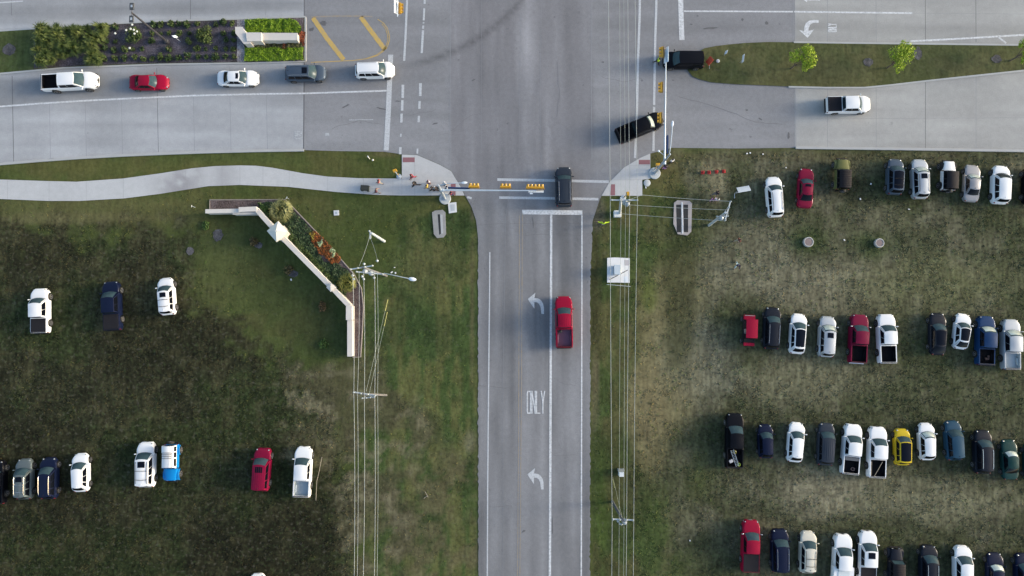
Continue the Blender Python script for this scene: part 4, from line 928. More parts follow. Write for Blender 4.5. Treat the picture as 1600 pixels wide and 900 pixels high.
# ================================================================= STREET FURNITURE
M_galv = mat('galvanised_steel', (.40, .45, .50), .5, .35, var=.12); M_pale = mat('pale_steel', (.45, .53, .60), .5, .2)
M_sigy = mat('signal_yellow', (.50, .27, .012), .45, 0, .3, var=.1, vs=4); M_bluesign = mat('street_sign_blue', (.008, .03, .10), .4)
M_wpanel = mat('white_panel', (.62, .68, .74), .5); M_foot = mat('footing_concrete', (.42, .45, .46), .85, var=.15, vs=2)
M_lensd = mat('dark_lens', (.02, .018, .016), .2, 0, .8)
def toward(a, b): return (Vector(b)-Vector(a))
def signal_head(par, c, along, out, n=3):
    """horizontal signal head: housing with n hooded lenses; along = unit along the arm, out = the way it faces"""
    a, o = Vector(along), Vector(out); up = Vector((0, 0, 1)); M = Matrix((a, o, up)).transposed()
    ln = .40*n
    q = MB(); q.box(c, (ln, .20, .36), M=M, bev=.03)
    q.box(Vector(c)-o*.16, (ln+.10, .03, .44), M=M, bev=.01)
    h = q.obj('signal_head', M_sigy, par, 30)
    for k in range(n):
        p = Vector(c)+a*(.40*(k-(n-1)/2))+o*.11
        q = MB(); vs = []
        for i in range(9):
            t = math.pi*(i/8)*1.1-math.pi*.05
            for rr, e in ((.16, 0), (.16, .24)): vs.append(p+a*(rr*math.cos(t))+up*(rr*math.sin(t))+o*e)
        q.add(vs, [(2*i, 2*i+2, 2*i+3, 2*i+1) for i in range(8)]+[(2*i+1, 2*i+3, 2*i+2, 2*i) for i in range(0)]); q.obj('visor', M_sigy, h, 40)
        q = MB(); q.lathe([(.15, 0), (.13, .02), (.05, .035)], 12, p, Matrix((a, up, o)).transposed()); q.obj('lens', M_lensd, h, 40)
def mast(base, toppx, ztop, a0, a1, za, heads, out, plate, lamp, label, sign=None):
    B = G(*base); root = empty('mast_arm_signal', B, 0, label, 'traffic light'); I = Matrix.Translation(-B)
    L_ = lambda p: Vector(p)-B
    q = MB(); q.lathe([(.70, -.02), (.70, .10), (.64, .14)], 26); q.obj('footing', M_foot, root, 30)
    T = G(*toppx, ztop); q = MB(); q.box((0, 0, .17), (.5, .5, .06)); q.tube([(0, 0, .15), L_(T)*.5, L_(T)], [.17, .14, .10], 12); q.ell(L_(T), (.12, .12, .10), 8); q.obj('pole', M_galv, root)
    A0, A1 = G(*a0, za), G(*a1, za+.25); q = MB(); q.tube([L_(A0.lerp(A1, k/4)) for k in range(5)], [.11, .10, .085, .07, .05], 10)
    ax = (A1-A0).normalized(); q.tube([L_(A0-ax*.35), L_(A0+ax*.1)], .17, 10); q.tube([L_(Vector((A0.x, A0.y, za))), L_(B.lerp(T, za/ztop))], .12, 8); q.obj('mast_arm', M_pale, root)
    al = Vector((ax.x, ax.y, 0)).normalized()
    for (hx, hy, n) in heads: signal_head(root, L_(G(hx, hy, za-.05)), al, out, n)
    if plate:
        q = MB(); P = L_(G(plate[0], plate[1], za+.1)); M = Matrix((al, Vector((0, 0, 1)).cross(al), Vector((0, 0, 1)))).transposed()
        tl = Matrix.Rotation(R(28), 3, al)
        q.box(P, (plate[2], .04, .78), M=tl @ M, bev=.01); q.obj('lane_sign', M_wpanel, root, 30)
    if lamp:
        (l0, l1, zl) = lamp; p0, p1 = L_(G(*l0, zl-.4)), L_(G(*l1, zl)); q = MB(); q.tube([p0, p0.lerp(p1, .3)+Vector((0, 0, .25)), p0.lerp(p1, .7)+Vector((0, 0, .2)), p1], .045, 7); q.obj('lamp_arm', M_pale, root)
        d = (p1-p0).normalized(); an = math.atan2(d.y, d.x); q = MB(); q.ell(p1+d*.25, (.36, .14, .09), 10, M=Matrix.Rotation(an, 3, 'Z')); q.obj('luminaire', M_wpanel, root)
    if sign:
        p0, p1 = L_(G(*sign[0], za-.25)), L_(G(*sign[1], za-.25)); d = p1-p0; q = MB()
        q.box((p0+p1)/2, (d.length, .16, .50), M=Matrix.Rotation(math.atan2(d.y, d.x), 3, 'Z'), bev=.01); q.obj('street_name_sign', M_bluesign, root, 30)
    return root
m1 = mast((695.5, 310.5), (684.8, 289.5), 8., (692, 297), (838, 298), 5.5, [(740.5, 291.5, 3), (790, 292, 3), (836, 293, 5)], (0, 1, 0), (837.5, 299, 1.7), ((688, 289), (722, 285.8), 8.3), 'traffic signal mast with arm reaching right over the side road crosswalk', ((700, 293.6), (734, 294.8)))
q = MB(); p = G(830, 302.5, 5.9)-m1.location; q.box(p, (.34, .12, .14), bev=.03); q.tube([p, p+Vector((0, .35, -.2))], .03, 6); q.obj('detector_camera', M_wpanel, m1)
m2 = mast((1022.7, 271), (1046.7, 241), 8.6, (1038.3, 252), (1040.6, 78), 5.5, [(1034.3, 81.5, 3), (1033, 136.5, 3), (1031.5, 184, 3)], (-1, 0, 0), (1041, 86, 1.75), ((1046, 240), (1050.4, 197), 8.9), 'traffic signal mast with arm reaching up the photo beside the black SUV', ((1042.6, 240), (1042.6, 212)))
q = MB(); p = G(1029.5, 236, 5.6)-m2.location; q.ell(p, (.14, .14, .12), 8); q.tube([p, G(1038, 243, 5.4)-m2.location], .03, 6); q.obj('detector_camera', M_wpanel, m2)
mast((622, -95), (616, -112), 8., (622, -99), (621, 26), 5.5, [(625.8, 13, 3)], (1, 0, 0), (619, 11, 1.6), None, 'traffic signal mast arm end poking in at the top edge by the yellow gore')
# ---- pedestrian signals
def ped_signal(base, zt, label, yaw=0., pal=True):
    root = empty('pedestrian_signal', G(*base), yaw, label, 'pedestrian signal'); q = MB(); q.tube([(0, 0, 0), (0, 0, zt)], .055, 8); q.lathe([(.32, 0), (.32, .06), (.24, .10)], 16); q.obj('post', M_galv, root)
    q = MB(); q.box((0, .12, zt-.2), (.46, .30, .46), bev=.04); q.obj('signal_box', M_sigy, root); q = MB(); q.box((0, .28, zt-.2), (.34, .02, .34)); q.obj('lens', M_lensd, root)
    q = MB(); q.box((.09, 0, 1.1), (.12, .14, .28), bev=.02); q.obj('push_button', M_sigy, root)
ped_signal((623.5, 276), 2.9, 'yellow pedestrian signal on a post in the lawn corner by the left ramp', R(20)); ped_signal((1021, 266), 2.6, 'yellow pedestrian signal at the foot of the right mast pole', R(0)); ped_signal((974, 309), 2.6, 'yellow pedestrian signal beside the utility pole on the right ramp', R(-80))
# ---- median lamp post
b = G(262, 66); lp = empty('street_lamp', b, 0, 'dark twin-head street lamp standing in the planted median', 'street lamp')
T = G(206, 20, 7.2)-b; q = MB(); q.tube([(0, 0, 0), T], [.14, .10], 10); q.lathe([(.28, 0), (.28, .5), (.24, .55)], 14); q.obj('pole', mat('bronze_pole', (.045, .045, .05), .5), lp)
q = MB(); q.tube([T+Vector((0, -.75, 0)), T+Vector((0, .75, 0))], .04, 6); q.obj('cross_bar', MATS['bronze_pole'], lp)
for s in (-1, 1):
    q = MB(); q.box(T+Vector((0, s*.72, .03)), (.50, .78, .14), bev=.04); o = q.obj('lamp_head', mat('bronze_head', (.05, .055, .06), .5), lp); q = MB(); q.box(T+Vector((0, s*.72, .11)), (.20, .28, .03), bev=.01); q.obj('photocell', M_galv, o)
# ================================================================= UTILITY POLES AND WIRES
M_pole = mat('weathered_pole', (.15, .148, .15), .85, var=.25, vs=4); M_polew = mat('pale_pole', (.46, .50, .52), .7, var=.15, vs=3); M_poled = mat('dark_pole', (.085, .095, .105), .85, var=.2, vs=4)
M_wire = mat('aluminium_wire', (.36, .39, .38), .5, .3); M_thin = mat('thin_cable', (.30, .34, .31), .6, .1); M_ins = mat('insulator', (.36, .40, .41), .4, 0, .3); M_guard = mat('guy_guard_yellow', (.34, .33, .12), .6)
M_can = mat('transformer_can', (.36, .40, .43), .5, .2)
def upole(base, top, z, label, m, arms=(), cans=(), r=.17):
    B = G(*base); root = empty('utility_pole', B, 0, label, 'utility pole', 'utility poles along the side road'); T = G(*top, z)-B
    q = MB(); q.tube([Vector((0, 0, -.05)), T*.5, T], [r, r*.85, r*.68], 12); q.obj('pole', m, root)
    for (a, b_, za) in arms:
        A, Bb = G(*a, za)-B, G(*b_, za)-B; d = Bb-A; q = MB(); q.box((A+Bb)/2, (d.length, .12, .12), M=Matrix.Rotation(math.atan2(d.y, d.x), 3, 'Z')); q.obj('crossarm', M_polew, root, 0)
        n = 4
        for k in range(n):
            p = A.lerp(Bb, .04+.92*k/(n-1)); q = MB(); q.lathe([(.05, 0), (.09, .06), (.05, .1), (.09, .16), (.04, .22), (.03, .3)], 10, p+Vector((0, 0, .06))); q.obj('insulator', M_ins, root)
        q = MB(); pt = T*(za/z); 
        for e in (.22, .78): q.tube([A.lerp(Bb, e)-Vector((0, 0, .04)), pt-Vector((0, 0, .7))], .025, 5)
        q.obj('arm_brace', M_galv, root)
    for (cx, cy, zc) in cans:
        p = G(cx, cy, zc)-B; q = MB(); q.lathe([(.20, -.42), (.24, -.38), (.24, .36), (.18, .44), (.06, .50)], 14, p); q.tube([p, T*min(zc/z, 1)], .05, 6); q.obj('transformer', M_can, root)
    return root
p1 = upole((604, 431), (566, 417), 12.6, 'utility pole with street light arm at the end of the garden wall', M_pole, [((547, 421), (583.5, 415), 12.4), ((556, 424.5), (600, 428.5), 11.)], [(571, 424, 10.4), (580, 427, 10.)], .13)
q = MB(); a, b = G(600, 427, 8.2)-p1.location, G(640, 435.5, 8.6)-p1.location; q.tube([a, a.lerp(b, .4)+Vector((0, 0, .3)), b], .045, 7); q.obj('lamp_arm', M_polew, p1); q = MB(); q.ell(b+Vector((.3, -.05, 0)), (.46, .22, .13), 10, M=Matrix.Rotation(-.15, 3, 'Z')); q.obj('luminaire', M_wpanel, p1)
for (x, y, z) in ((589.5, 407.5, 12.6), (569, 412.5, 12.6), (551, 430.5, 12.2), (552.8, 436, 12.2), (566, 432, 12.2), (568.3, 436, 12.2), (584.5, 434, 11.5)):
    q = MB(); p = G(x, y, z)-p1.location; q.lathe([(.05, -.1), (.13, -.04), (.07, 0), (.13, .06), (.05, .14)], 10, p); q.obj('insulator', M_ins, p1)
p2 = upole((603.5, 617.5), (567, 615.5), 12.4, 'utility pole with slanted crossarm halfway down the left verge', M_pole, [((552, 612.5), (588, 618), 12.2), ((566, 622), (586, 620), 11.4)], [], .13)
p3 = upole((1108, 352), (1134, 332), 9., 'pale utility pole with crossarm standing in the right field', M_polew, [((1132.5, 345.5), (1141.5, 314), 8.7), ((1119, 338.5), (1137, 338), 7.6)], [(1126, 341, 7.4)])
p4 = upole((968.5, 334), (970.5, 309), 9., 'utility pole rising from the grass just below the right ramp', M_polew, [((953.5, 312.6), (997, 312.8), 8.8)], [(976, 316, 8.0), (980, 319, 8.2)])
q = MB(); q.box((0, 0, .3), (.9, .8, .6), bev=.06); o = q.obj('pole_cabinet', mat('cabinet_white', (.62, .64, .64), .6), None, 30); o.location = G(964, 335); tag(o, 'small white cabinet at the foot of the pole by the right ramp', 'cabinet')
p5 = upole((957, 784), (973.5, 813), 9., 'dark utility pole with white transformer at the bottom of the right verge', M_poled, [((956.3, 811), (990.3, 812.6), 8.8)], [(975.5, 815, 8.3)])
for (x, y, z) in ((965.5, 814.5, 8.2), (971, 819, 8.2), (968.5, 818, 8.2)):
    q = MB(); p = G(x, y, z)-p5.location; q.lathe([(.05, -.12), (.12, -.04), (.07, .02), (.12, .08), (.05, .16)], 10, p); q.obj('insulator', M_ins, p5)
# stub pole with guy
sp = empty('guy_stub_pole', G(600.5, 377), 0, 'short pole with guys standing in the left lawn above the big pole', 'utility pole'); q = MB(); q.tube([(0, 0, 0), G(580, 364, 7.8)-sp.location], [.17, .13], 12); q.obj('pole', M_polew, sp)
q = MB(); q.lathe([(.10, -.2), (.12, 0), (.05, .15)], 10, G(577, 361, 8.)-sp.location); q.box(G(578.5, 368, 7.4)-sp.location, (.18, .8, .18), bev=.03); q.obj('pole_head', M_ins, sp)
def wire(pts, r, m, label, group, sag=0., name='power_line'):
    P = []
    for (a, b) in zip(pts, pts[1:]):
        A, B = G(*a), G(*b); n = 14
        for k in range(n):
            t = k/n; p = A.lerp(B, t); p.z -= sag*4*t*(1-t); P.append(p)
    P.append(G(*pts[-1])); mb = MB(); mb.tube(P, r, 6); o = mb.obj(name, m); return tag(o, label, 'power line' if name != 'guy_wire' else 'guy wire', group)
gl_ = 'power lines strung along the left verge'; gr_ = 'power lines strung along the right verge'
for (a, b, c, r, m, lb) in ((551, 552.8, 553.4, .023, M_wire, 'outer power line nearest the garden wall'), (561, 558.6, 558.2, .018, M_wire, 'second power line from the garden wall'), (568, 569.3, 567.6, .023, M_wire, 'middle power line on the left verge'), (585, 585.5, 585, .023, M_wire, 'power line right of the middle one on the left verge'), (589.5, 590, 589.2, .017, M_thin, 'thin dull cable nearest the road on the left verge')):
    wire([(a, 424, 12.5), (b, 614.5, 12.4), (c, 905, 12.), (c-1, 1250, 12.)], r, m, lb, gl_, .35)
for (a, b, c, d, e, r, m, lb) in ((949, 950.5, 953.5, 956.5, 955, .026, M_wire, 'power line nearest the side road on the right verge'), (967, 968, 970.5, 967.5, 966, .015, M_thin, 'thin cable second from the road on the right verge'), (973, 973.6, 977.5, 975, 973.5, .015, M_thin, 'thin cable in the middle of the right verge wires'), (979, 979.5, 984, 979.2, 977, .023, M_wire, 'power line second from the field on the right verge'), (990, 990.7, 996, 990.3, 988, .023, M_wire, 'power line nearest the parked cars on the right verge')):
    wire([(a, -320, 9.2), (c, 312.8, 8.9), (d, 812, 8.9), (e, 1300, 8.9)], r, m, lb, gr_, .25)
for (a, b, lb) in (((1141, 314.5, 8.9), (1003, 304.5, 8.9), 'upper cross wire from the field pole to the ramp'), ((1134.5, 328, 8.9), (976, 319.5, 8.5), 'middle cross wire from the field pole to the ramp pole'), ((1132.5, 345, 8.9), (972, 334, 7.5), 'lowest cross wire from the field pole to the ramp pole')): wire([a, b], .021, M_wire, lb, 'cross wires at the right corner', .3)
wire([(1003, 304.5, 8.9), (984, 312, 8.9)], .021, M_wire, 'short jumper wire beside the ramp pole', None, .05)
for (a, b) in (((577.5, 369, 7.8), (561, 416, 12.4)), ((580, 375, 7.6), (590, 408, 12.6))): wire([a, b], .018, M_wire, 'slack wire from the short stub pole down to the left pole crossarm', 'stub pole wires', .3)
for k, (a, b) in enumerate((((572, 612, 12.), (606, 468, .1)), ((577, 615, 10.6), (605, 488, .1)))):
    o = wire([a, b], .015, M_thin, ('longer' if k == 0 else 'shorter')+' guy wire with yellow guard from the slanted-arm pole', 'guy wires of the left pole', 0, 'guy_wire')
    A, B = G(*b), G(*a); d = (B-A).normalized(); q = MB(); q.tube([A, A+d*(2.2 if k == 0 else 2.6)], .05, 7); q.obj('guy_guard', M_guard, o)
o = wire([(972.5, 811, 8.6), (957.5, 746, .1)], .014, M_thin, 'guy wire with yellow guard from the dark pole', None, 0, 'guy_wire'); A, B = G(957.5, 749, .05), G(972.5, 811, 8.6); q = MB(); q.tube([A, A+(B-A).normalized()*2.0], .05, 7); q.obj('guy_guard', M_guard, o)
# ================================================================= GROUND FIXTURES
def slab(name, pxs, z0, z1, m, label, cat, parent=None):
    q = MB(); q.prism([(G(*p).x, G(*p).y) for p in pxs], z0, z1); o = q.obj(name, m, parent, 0)
    if label: tag(o, label, cat)
    return o
M_old = mat('old_concrete', (.27, .27, .265), .9, var=.25, vs=1.2, bump=.3); M_new = mat('new_concrete', (.58, .60, .61), .85, var=.1, vs=1.5); M_void = mat('drain_void', (.02, .022, .025), .9)
o = slab('storm_inlet', [(675, 332), (680, 329), (692, 328), (696, 332), (697, 366), (693, 371), (683, 372), (678, 366)], -.05, .06, M_old, 'concrete storm inlet with one dark slot in the left verge', 'storm drain'); slab('slot', [(684, 335), (687.5, 335), (689, 365), (686.5, 367)], .03, .066, M_void, None, None, o)
slab('slot_rim', [(687.8, 335), (691.5, 336), (692.5, 365), (689.4, 365)], .03, .075, mat('rim_concrete', (.40, .41, .41), .85), None, None, o)
o = slab('storm_inlet', [(1053, 317), (1058, 313), (1077, 314), (1081, 318), (1080, 362), (1074, 368), (1059, 366), (1052, 350)], -.05, .08, mat('pinkish_concrete', (.34, .31, .30), .9, var=.2), 'concrete storm inlet with two dark slots in the right verge', 'storm drain')
for x in (1056.2, 1067.2): slab('slot', [(x, 320), (x+7.6, 320), (x+7.8, 363), (x+1.2, 363)], .03, .086, M_void, None, None, o)
slab('slot_rim', [(1064.3, 316), (1066.7, 316), (1067.4, 365), (1065.4, 365)], .03, .11, M_new, None, None, o)
o = slab('utility_vault', [(700, 317.5), (713, 316), (714, 331.5), (701.5, 333.5)], -.05, .10, M_new, 'white concrete vault lid beside the left mast footing', 'utility vault'); slab('lid', [(704, 320), (710.5, 319.3), (711, 329), (704.8, 330)], .06, .115, mat('vault_lid', (.40, .43, .45), .7), None, None, o)
o = slab('pull_box', [(521.5, 329), (529.5, 328.6), (529.8, 336.4), (522, 336.8)], -.05, .08, M_new, 'small square concrete box lid in the lawn left of the stub pole', 'pull box'); slab('lid', [(524, 331), (527, 331), (527, 334.4), (524, 334.4)], .06, .09, M_galv, None, None, o)
for X, Y, r, lb in ((1262, 378.5, .60, 'left'), (1372.5, 380, .55, 'right')):
    o = empty('manhole', G(X, Y), 0, f'round concrete manhole ring in the field, {lb} one of the pair', 'manhole', 'manholes in the field'); q = MB(); q.lathe([(r, -.05), (r, .30), (r-.03, .34), (r-.12, .34), (r-.15, .28)], 26); q.obj('ring', mat('manhole_concrete', (.37, .365, .35), .85, var=.15, vs=3), o, 30); q = MB(); q.lathe([(r-.14, .2), (r-.14, .30), (r-.3, .315), (.05, .31)], 26); q.obj('cover', mat('rust_grey_cover', (.20, .155, .15), .8, var=.25, vs=5), o, 30)
o = slab('equipment_pad', [(948.6, 403.2), (960, 402.4), (983.6, 403.6), (983.5, 442), (965, 441.5), (948.5, 441.5)], -.05, .16, mat('bleached_concrete', (.66, .67, .68), .85, var=.08, vs=1.2), 'white concrete equipment pad under the wires on the right verge', 'concrete pad')
slab('stain', [(975, 406), (982, 406.5), (982.5, 415), (975.5, 415)], .1, .166, mat('stain_grey', (.42, .40, .42), .9), None, None, o); slab('plate', [(975, 432), (980, 432), (980.5, 440.5), (975.5, 440.5)], .1, .168, M_wpanel, None, None, o)
cb = empty('electrical_cabinet', G(962.5, 422.5, .16), 0, 'grey blue electrical cabinet standing on the white pad', 'cabinet'); q = MB(); q.box((.0, 0, .55), (.72, 1.1, 1.1), bev=.04); q.obj('cabinet_body', mat('cabinet_grey', (.43, .50, .55), .5, .1), cb); q = MB(); q.box((0, 0, 1.12), (.78, 1.16, .06), bev=.02); q.obj('cabinet_lid', mat('cabinet_lid', (.48, .55, .60), .5, .1), cb)
q = MB(); q.box((-.365, 0, .55), (.02, .9, .9), bev=.005); q.obj('cabinet_door', mat('cabinet_door', (.36, .38, .42), .5), cb)
q = MB(); A, B = G(952.5, 436.8, .2), G(981, 421.8, .9); q.tube([A, A.lerp(B, .45)], .045, 7); q.tube([A.lerp(B, .45), A.lerp(B, .6)], .02, 6); q.tube([A.lerp(B, .6), B], .045, 7); o = q.obj('conduit_pipe', mat('dark_conduit', (.06, .065, .07), .6)); tag(o, 'dark pipe lying slantwise across the white equipment pad', 'pipe')
o = empty('guard_rail', G(966, 446.5), 0, 'thin pale rail along the lower edge of the white pad', 'rail'); q = MB(); A, B = G(948.5, 444.5, .6)-o.location, G(985, 447.6, .6)-o.location; q.tube([A, B], .035, 6); q.obj('rail', M_ins, o)
for k in (0, 1):
    q = MB(); p = (A, B)[k]; q.tube([(p.x, p.y, 0), p], .03, 6); q.obj('post', M_ins, o)
o = empty('utility_box', G(969.5, 739), 0, 'pale square utility box in the right verge', 'utility box'); q = MB(); q.box((0, 0, .45), (.58, .52, .9), bev=.04); q.obj('housing', mat('box_white', (.58, .62, .64), .55), o); q = MB(); q.box((0, .42, .3), (.75, .3, .6), bev=.03); q.obj('base_cabinet', mat('box_grey', (.20, .22, .21), .7), o)
o = MB(); o.lathe([(.42, -.02), (.42, .06), (.34, .09)], 18); o = o.obj('round_pull_box', M_foot); o.location = G(1011, 286); tag(o, 'round concrete pull box in the notch of the right ramp', 'pull box')
# marker post, small signs
def sign(base, z, w, h, label, m=M_wpanel, yaw=0., tilt=0., name='road_sign', cat='sign', post=M_galv):
    o = empty(name, G(*base), yaw, label, cat); q = MB(); q.tube([(0, 0, 0), (0, 0, z+h*.4)], .03, 6); q.obj('post', post, o); q = MB(); q.box((0, .045, z), (w, .025, h), bev=.008, M=Matrix.Rotation(tilt, 3, 'X')); q.obj('sign_panel', m, o); return o
sign((283, 66), 1.6, 0.42, .62, 'white sign panel on a post in the median planting right of the lamp', yaw=R(-38), tilt=R(35)); sign((1131, 87), 1.0, .45, .5, 'small white sign nearest the nose of the right median', yaw=R(70), tilt=R(20)); sign((1156, 98), 1.3, .95, .55, 'narrow white sign seen edge-on in the right median', yaw=R(82), tilt=R(6))
o = MB(); o.lathe([(.22, 0), (.22, .08), (.15, .14), (.05, .15)], 16); o = o.obj('valve_cap', M_foot); o.location = G(1121.5, 95.5, .115); tag(o, 'small pale round cap in the grass behind the black SUV', 'valve cap')
o = MB(); o.tube([(0, 0, 0), (.02, 0, 1.1)], .06, 8); o.lathe([(.09, 1.02), (.09, 1.12), (.03, 1.15)], 10, (.02, 0, 0)); o = o.obj('marker_post', mat('white_plastic', (.66, .66, .63), .5)); o.location = G(577.5, 248); tag(o, 'white marker post in the lawn strip near the left kerb', 'marker post')
o = MB(); o.ell((0, 0, .08), (.12, .12, .1), 8); o = o.obj('sprinkler_cap', MATS['white_plastic']); o.location = G(582.7, 250.3); tag(o, 'small white cap right of the marker post', 'cap')
sign((451.5, 311), .75, .30, .42, 'small white stake sign at the top corner of the wall bed', mat('stake_white', (.70, .70, .69), .5), yaw=R(60), tilt=R(30), name='stake_sign'); sign((305, 324), .8, .25, .5, 'white stake sign left of the garden wall end', MATS['stake_white'], yaw=R(80), tilt=R(20), name='stake_sign')
# leaning board
o = empty('sign_board', G(1149, 304), R(10), 'pale board sign on thin legs standing in the right field', 'sign'); q = MB(); c = G(1162, 295.5, 1.7)-o.location; c = Matrix.Rotation(-R(10), 3, 'Z') @ c; q.box(c, (1.5, .05, .75), M=Matrix.Rotation(R(62), 3, 'X'), bev=.01); q.obj('board', mat('pale_board', (.52, .56, .60), .5), o); q = MB()
for x in (-.5, .45): q.tube([(c.x+x, c.y, 0), (c.x+x, c.y, 1.6)], .03, 6)
q.obj('legs', M_galv, o)
o = MB(); o.tube([(0, 0, 0), (0, 0, 1.0)], .03, 6); o.box((0, 0, 1.0), (.3, .06, .12), bev=.02); o.box((0, -.2, .02), (.08, .6, .04), bev=.01); o = o.obj('field_stake', M_galv); o.location = G(1147.5, 303.5); tag(o, 'thin grey stake left of the pale board sign', 'stake')
M_red = mat('red_cone', (.46, .035, .035), .5)
for X, Y, lb in ((1098, 269.5, 'leftmost red marker cone of four in the right field'), (1108, 269.5, 'second red marker cone from the left in the right field'), (1119.4, 268.4, 'third red marker cone from the left in the right field'), (1130.8, 267.8, 'rightmost red marker cone of four in the right field')):
    o = empty('marker_cone', G(X, Y), 0, lb, 'cone', 'red marker cones in the field'); q = MB(); q.lathe([(.20, .03), (.16, .15), (.08, .46), (.05, .5)], 14); q.obj('cone', M_red, o); q = MB(); q.box((0, 0, .015), (.42, .42, .03), bev=.008); q.obj('base', M_red, o)
o = empty('roll_up_sign', G(1106.5, 100, .115), R(80), 'orange folding road work sign behind the black SUV', 'sign'); q = MB()
for s in (-1, 1): q.tube([(s*.55, -.25, 0), (0, 0, .55), (0, 0, 1.25)], .025, 6)
q.obj('stand', M_galv, o); q = MB(); M = Matrix.Rotation(R(38), 3, 'X'); vs = [M @ Vector(p)+Vector((0, .1, .95)) for p in ((0, 0, -.62), (.60, 0, 0), (0, 0, .62), (-.60, 0, 0), (0, .02, -.62), (.60, .02, 0), (0, .02, .62), (-.60, .02, 0))]; q.add(vs, [(0, 1, 2, 3), (7, 6, 5, 4), (0, 4, 5, 1), (1, 5, 6, 2), (2, 6, 7, 3), (3, 7, 4, 0)]); q.obj('sign_panel', mat('orange_fabric', (.70, .09, .04), .6), o, 0)
# litter
M_lit = mat('white_litter', (.68, .69, .70), .7)
for X, Y in ((1360.5, 287.5), (1344, 311), (1420, 327), (1319, 375), (1167, 240), (1172, 239), (1192, 241), (1009, 293), (455, 437), (616.5, 418), (613, 425), (618, 426.5), (611.5, 426), (1228, 262), (1078, 844.5)):
    q = MB(); q.box((0, 0, .04), (random.uniform(.12, .26), random.uniform(.1, .2), .06), bev=.02, taper=.8); o = q.obj('litter', M_lit); o.location = G(X, Y); o.rotation_euler = (0, 0, random.uniform(0, 3)); tag(o, 'scrap of white litter in the grass', 'litter', 'scraps of litter', 'thing')
# ================================================================= WALLS
M_stucco = mat('cream_stucco', (.56, .52, .47), .9, var=.10, vs=1.5, bump=.2); M_cap = mat('limestone_coping', (.56, .53, .49), .85, var=.08, vs=1.2); M_capy = mat('pillar_cap_stone', (.64, .62, .54), .8, var=.06, vs=1.5)
gw = empty('garden_wall', G(434, 372), 0, 'long cream stucco garden wall with coping and a big capped pillar', 'wall'); o0 = gw.location
def wallseg(a, b, w, h, cap=.10, over=.09, par=gw):
    A, B = G(*a, h)-par.location, G(*b, h)-par.location; A.z = B.z = 0; d = B-A; an = math.atan2(d.y, d.x); c = (A+B)/2
    q = MB(); q.box((c.x, c.y, h/2-.03), (d.length, w-.12, h-.02), M=Matrix.Rotation(an, 3, 'Z')); s = q.obj('wall_panel', M_stucco, par, 0)
    q = MB(); q.box((c.x, c.y, h+cap/2-.035), (d.length+over, w, cap), M=Matrix.Rotation(an, 3, 'Z'), bev=.03); q.obj('coping', M_cap, s, 0)
wallseg((321.5, 330.3), (374, 329.3), .50, 1.28); wallseg((373.5, 327.6), (401, 326.5), .58, 1.5); wallseg((364, 333.6), (400, 333), .30, 1.12)
wallseg((401.5, 328.3), (428, 358), .56, 1.35); wallseg((441, 371), (515, 446), .58, 1.35); wallseg((520.5, 451.5), (546, 478.5), .56, 1.35); wallseg((545.5, 478), (545.3, 499.5), .72, 1.5); wallseg((546.7, 500.5), (546.7, 556.5), .62, 1.28)
def pillar(c, wd, h, rz, par=gw, peak=.45, over=.22, m=M_capy):
    p = G(*c, h)-par.location; M = Matrix.Rotation(rz, 3, 'Z'); q = MB(); q.box((p.x, p.y, h/2-.02), (wd, wd, h-.02), M=M); q.box((p.x, p.y, .22), (wd+.12, wd+.12, .44), M=M); s = q.obj('pillar', M_stucco, par, 0)
    w2 = wd/2+over; q = MB(); vs = [Vector((p.x, p.y, 0))+M @ Vector((x*w2*k, y*w2*k, z)) for k, z in ((.9, h-.03), (1, h+.03), (1, h+.13), (.12, h+.13+peak)) for x, y in ((-1, -1), (1, -1), (1, 1), (-1, 1))]
    q.add(vs, [(k*4+i, k*4+(i+1) % 4, k*4+4+(i+1) % 4, k*4+4+i) for k in range(3) for i in range(4)]+[(3, 2, 1, 0), (12, 13, 14, 15)]); q.obj('pillar_cap', m, s, 0)
pillar((434, 362), 1.30, 2.35, R(-48)); pillar((517.3, 449), .56, 1.55, R(-45), peak=.12, over=.10, m=M_cap)
sg = empty('entry_sign_wall', G(430, 66), 0, 'low cream stone entry sign wall with stepped left block in the median', 'wall')
def topblock(pxs, h, nm, par, m=M_stucco, ch=.12):
    P = [G(*p, h)-par.location for p in pxs]; q = MB(); q.prism([(p.x, p.y) for p in P], 0, h-ch); s = q.obj(nm, m, par, 0); c = sum(P, Vector())/len(P); q = MB(); q.prism([(c.x+(p.x-c.x)*1.02, c.y+(p.y-c.y)*1.05) for p in P], h-ch+.002, h); q.obj('coping', M_cap, s, 0)
topblock([(384, 51.3), (464, 51.7), (464, 62.3), (384, 63)], 1.35, 'wall_panel', sg); topblock([(384, 51), (408, 51), (408, 63.6), (386, 64)], 1.75, 'wall_block', sg); topblock([(367.5, 42.5), (378.5, 42.5), (391, 62.5), (391.5, 67.5), (381, 68), (368, 52)], 1.6, 'end_block', sg)
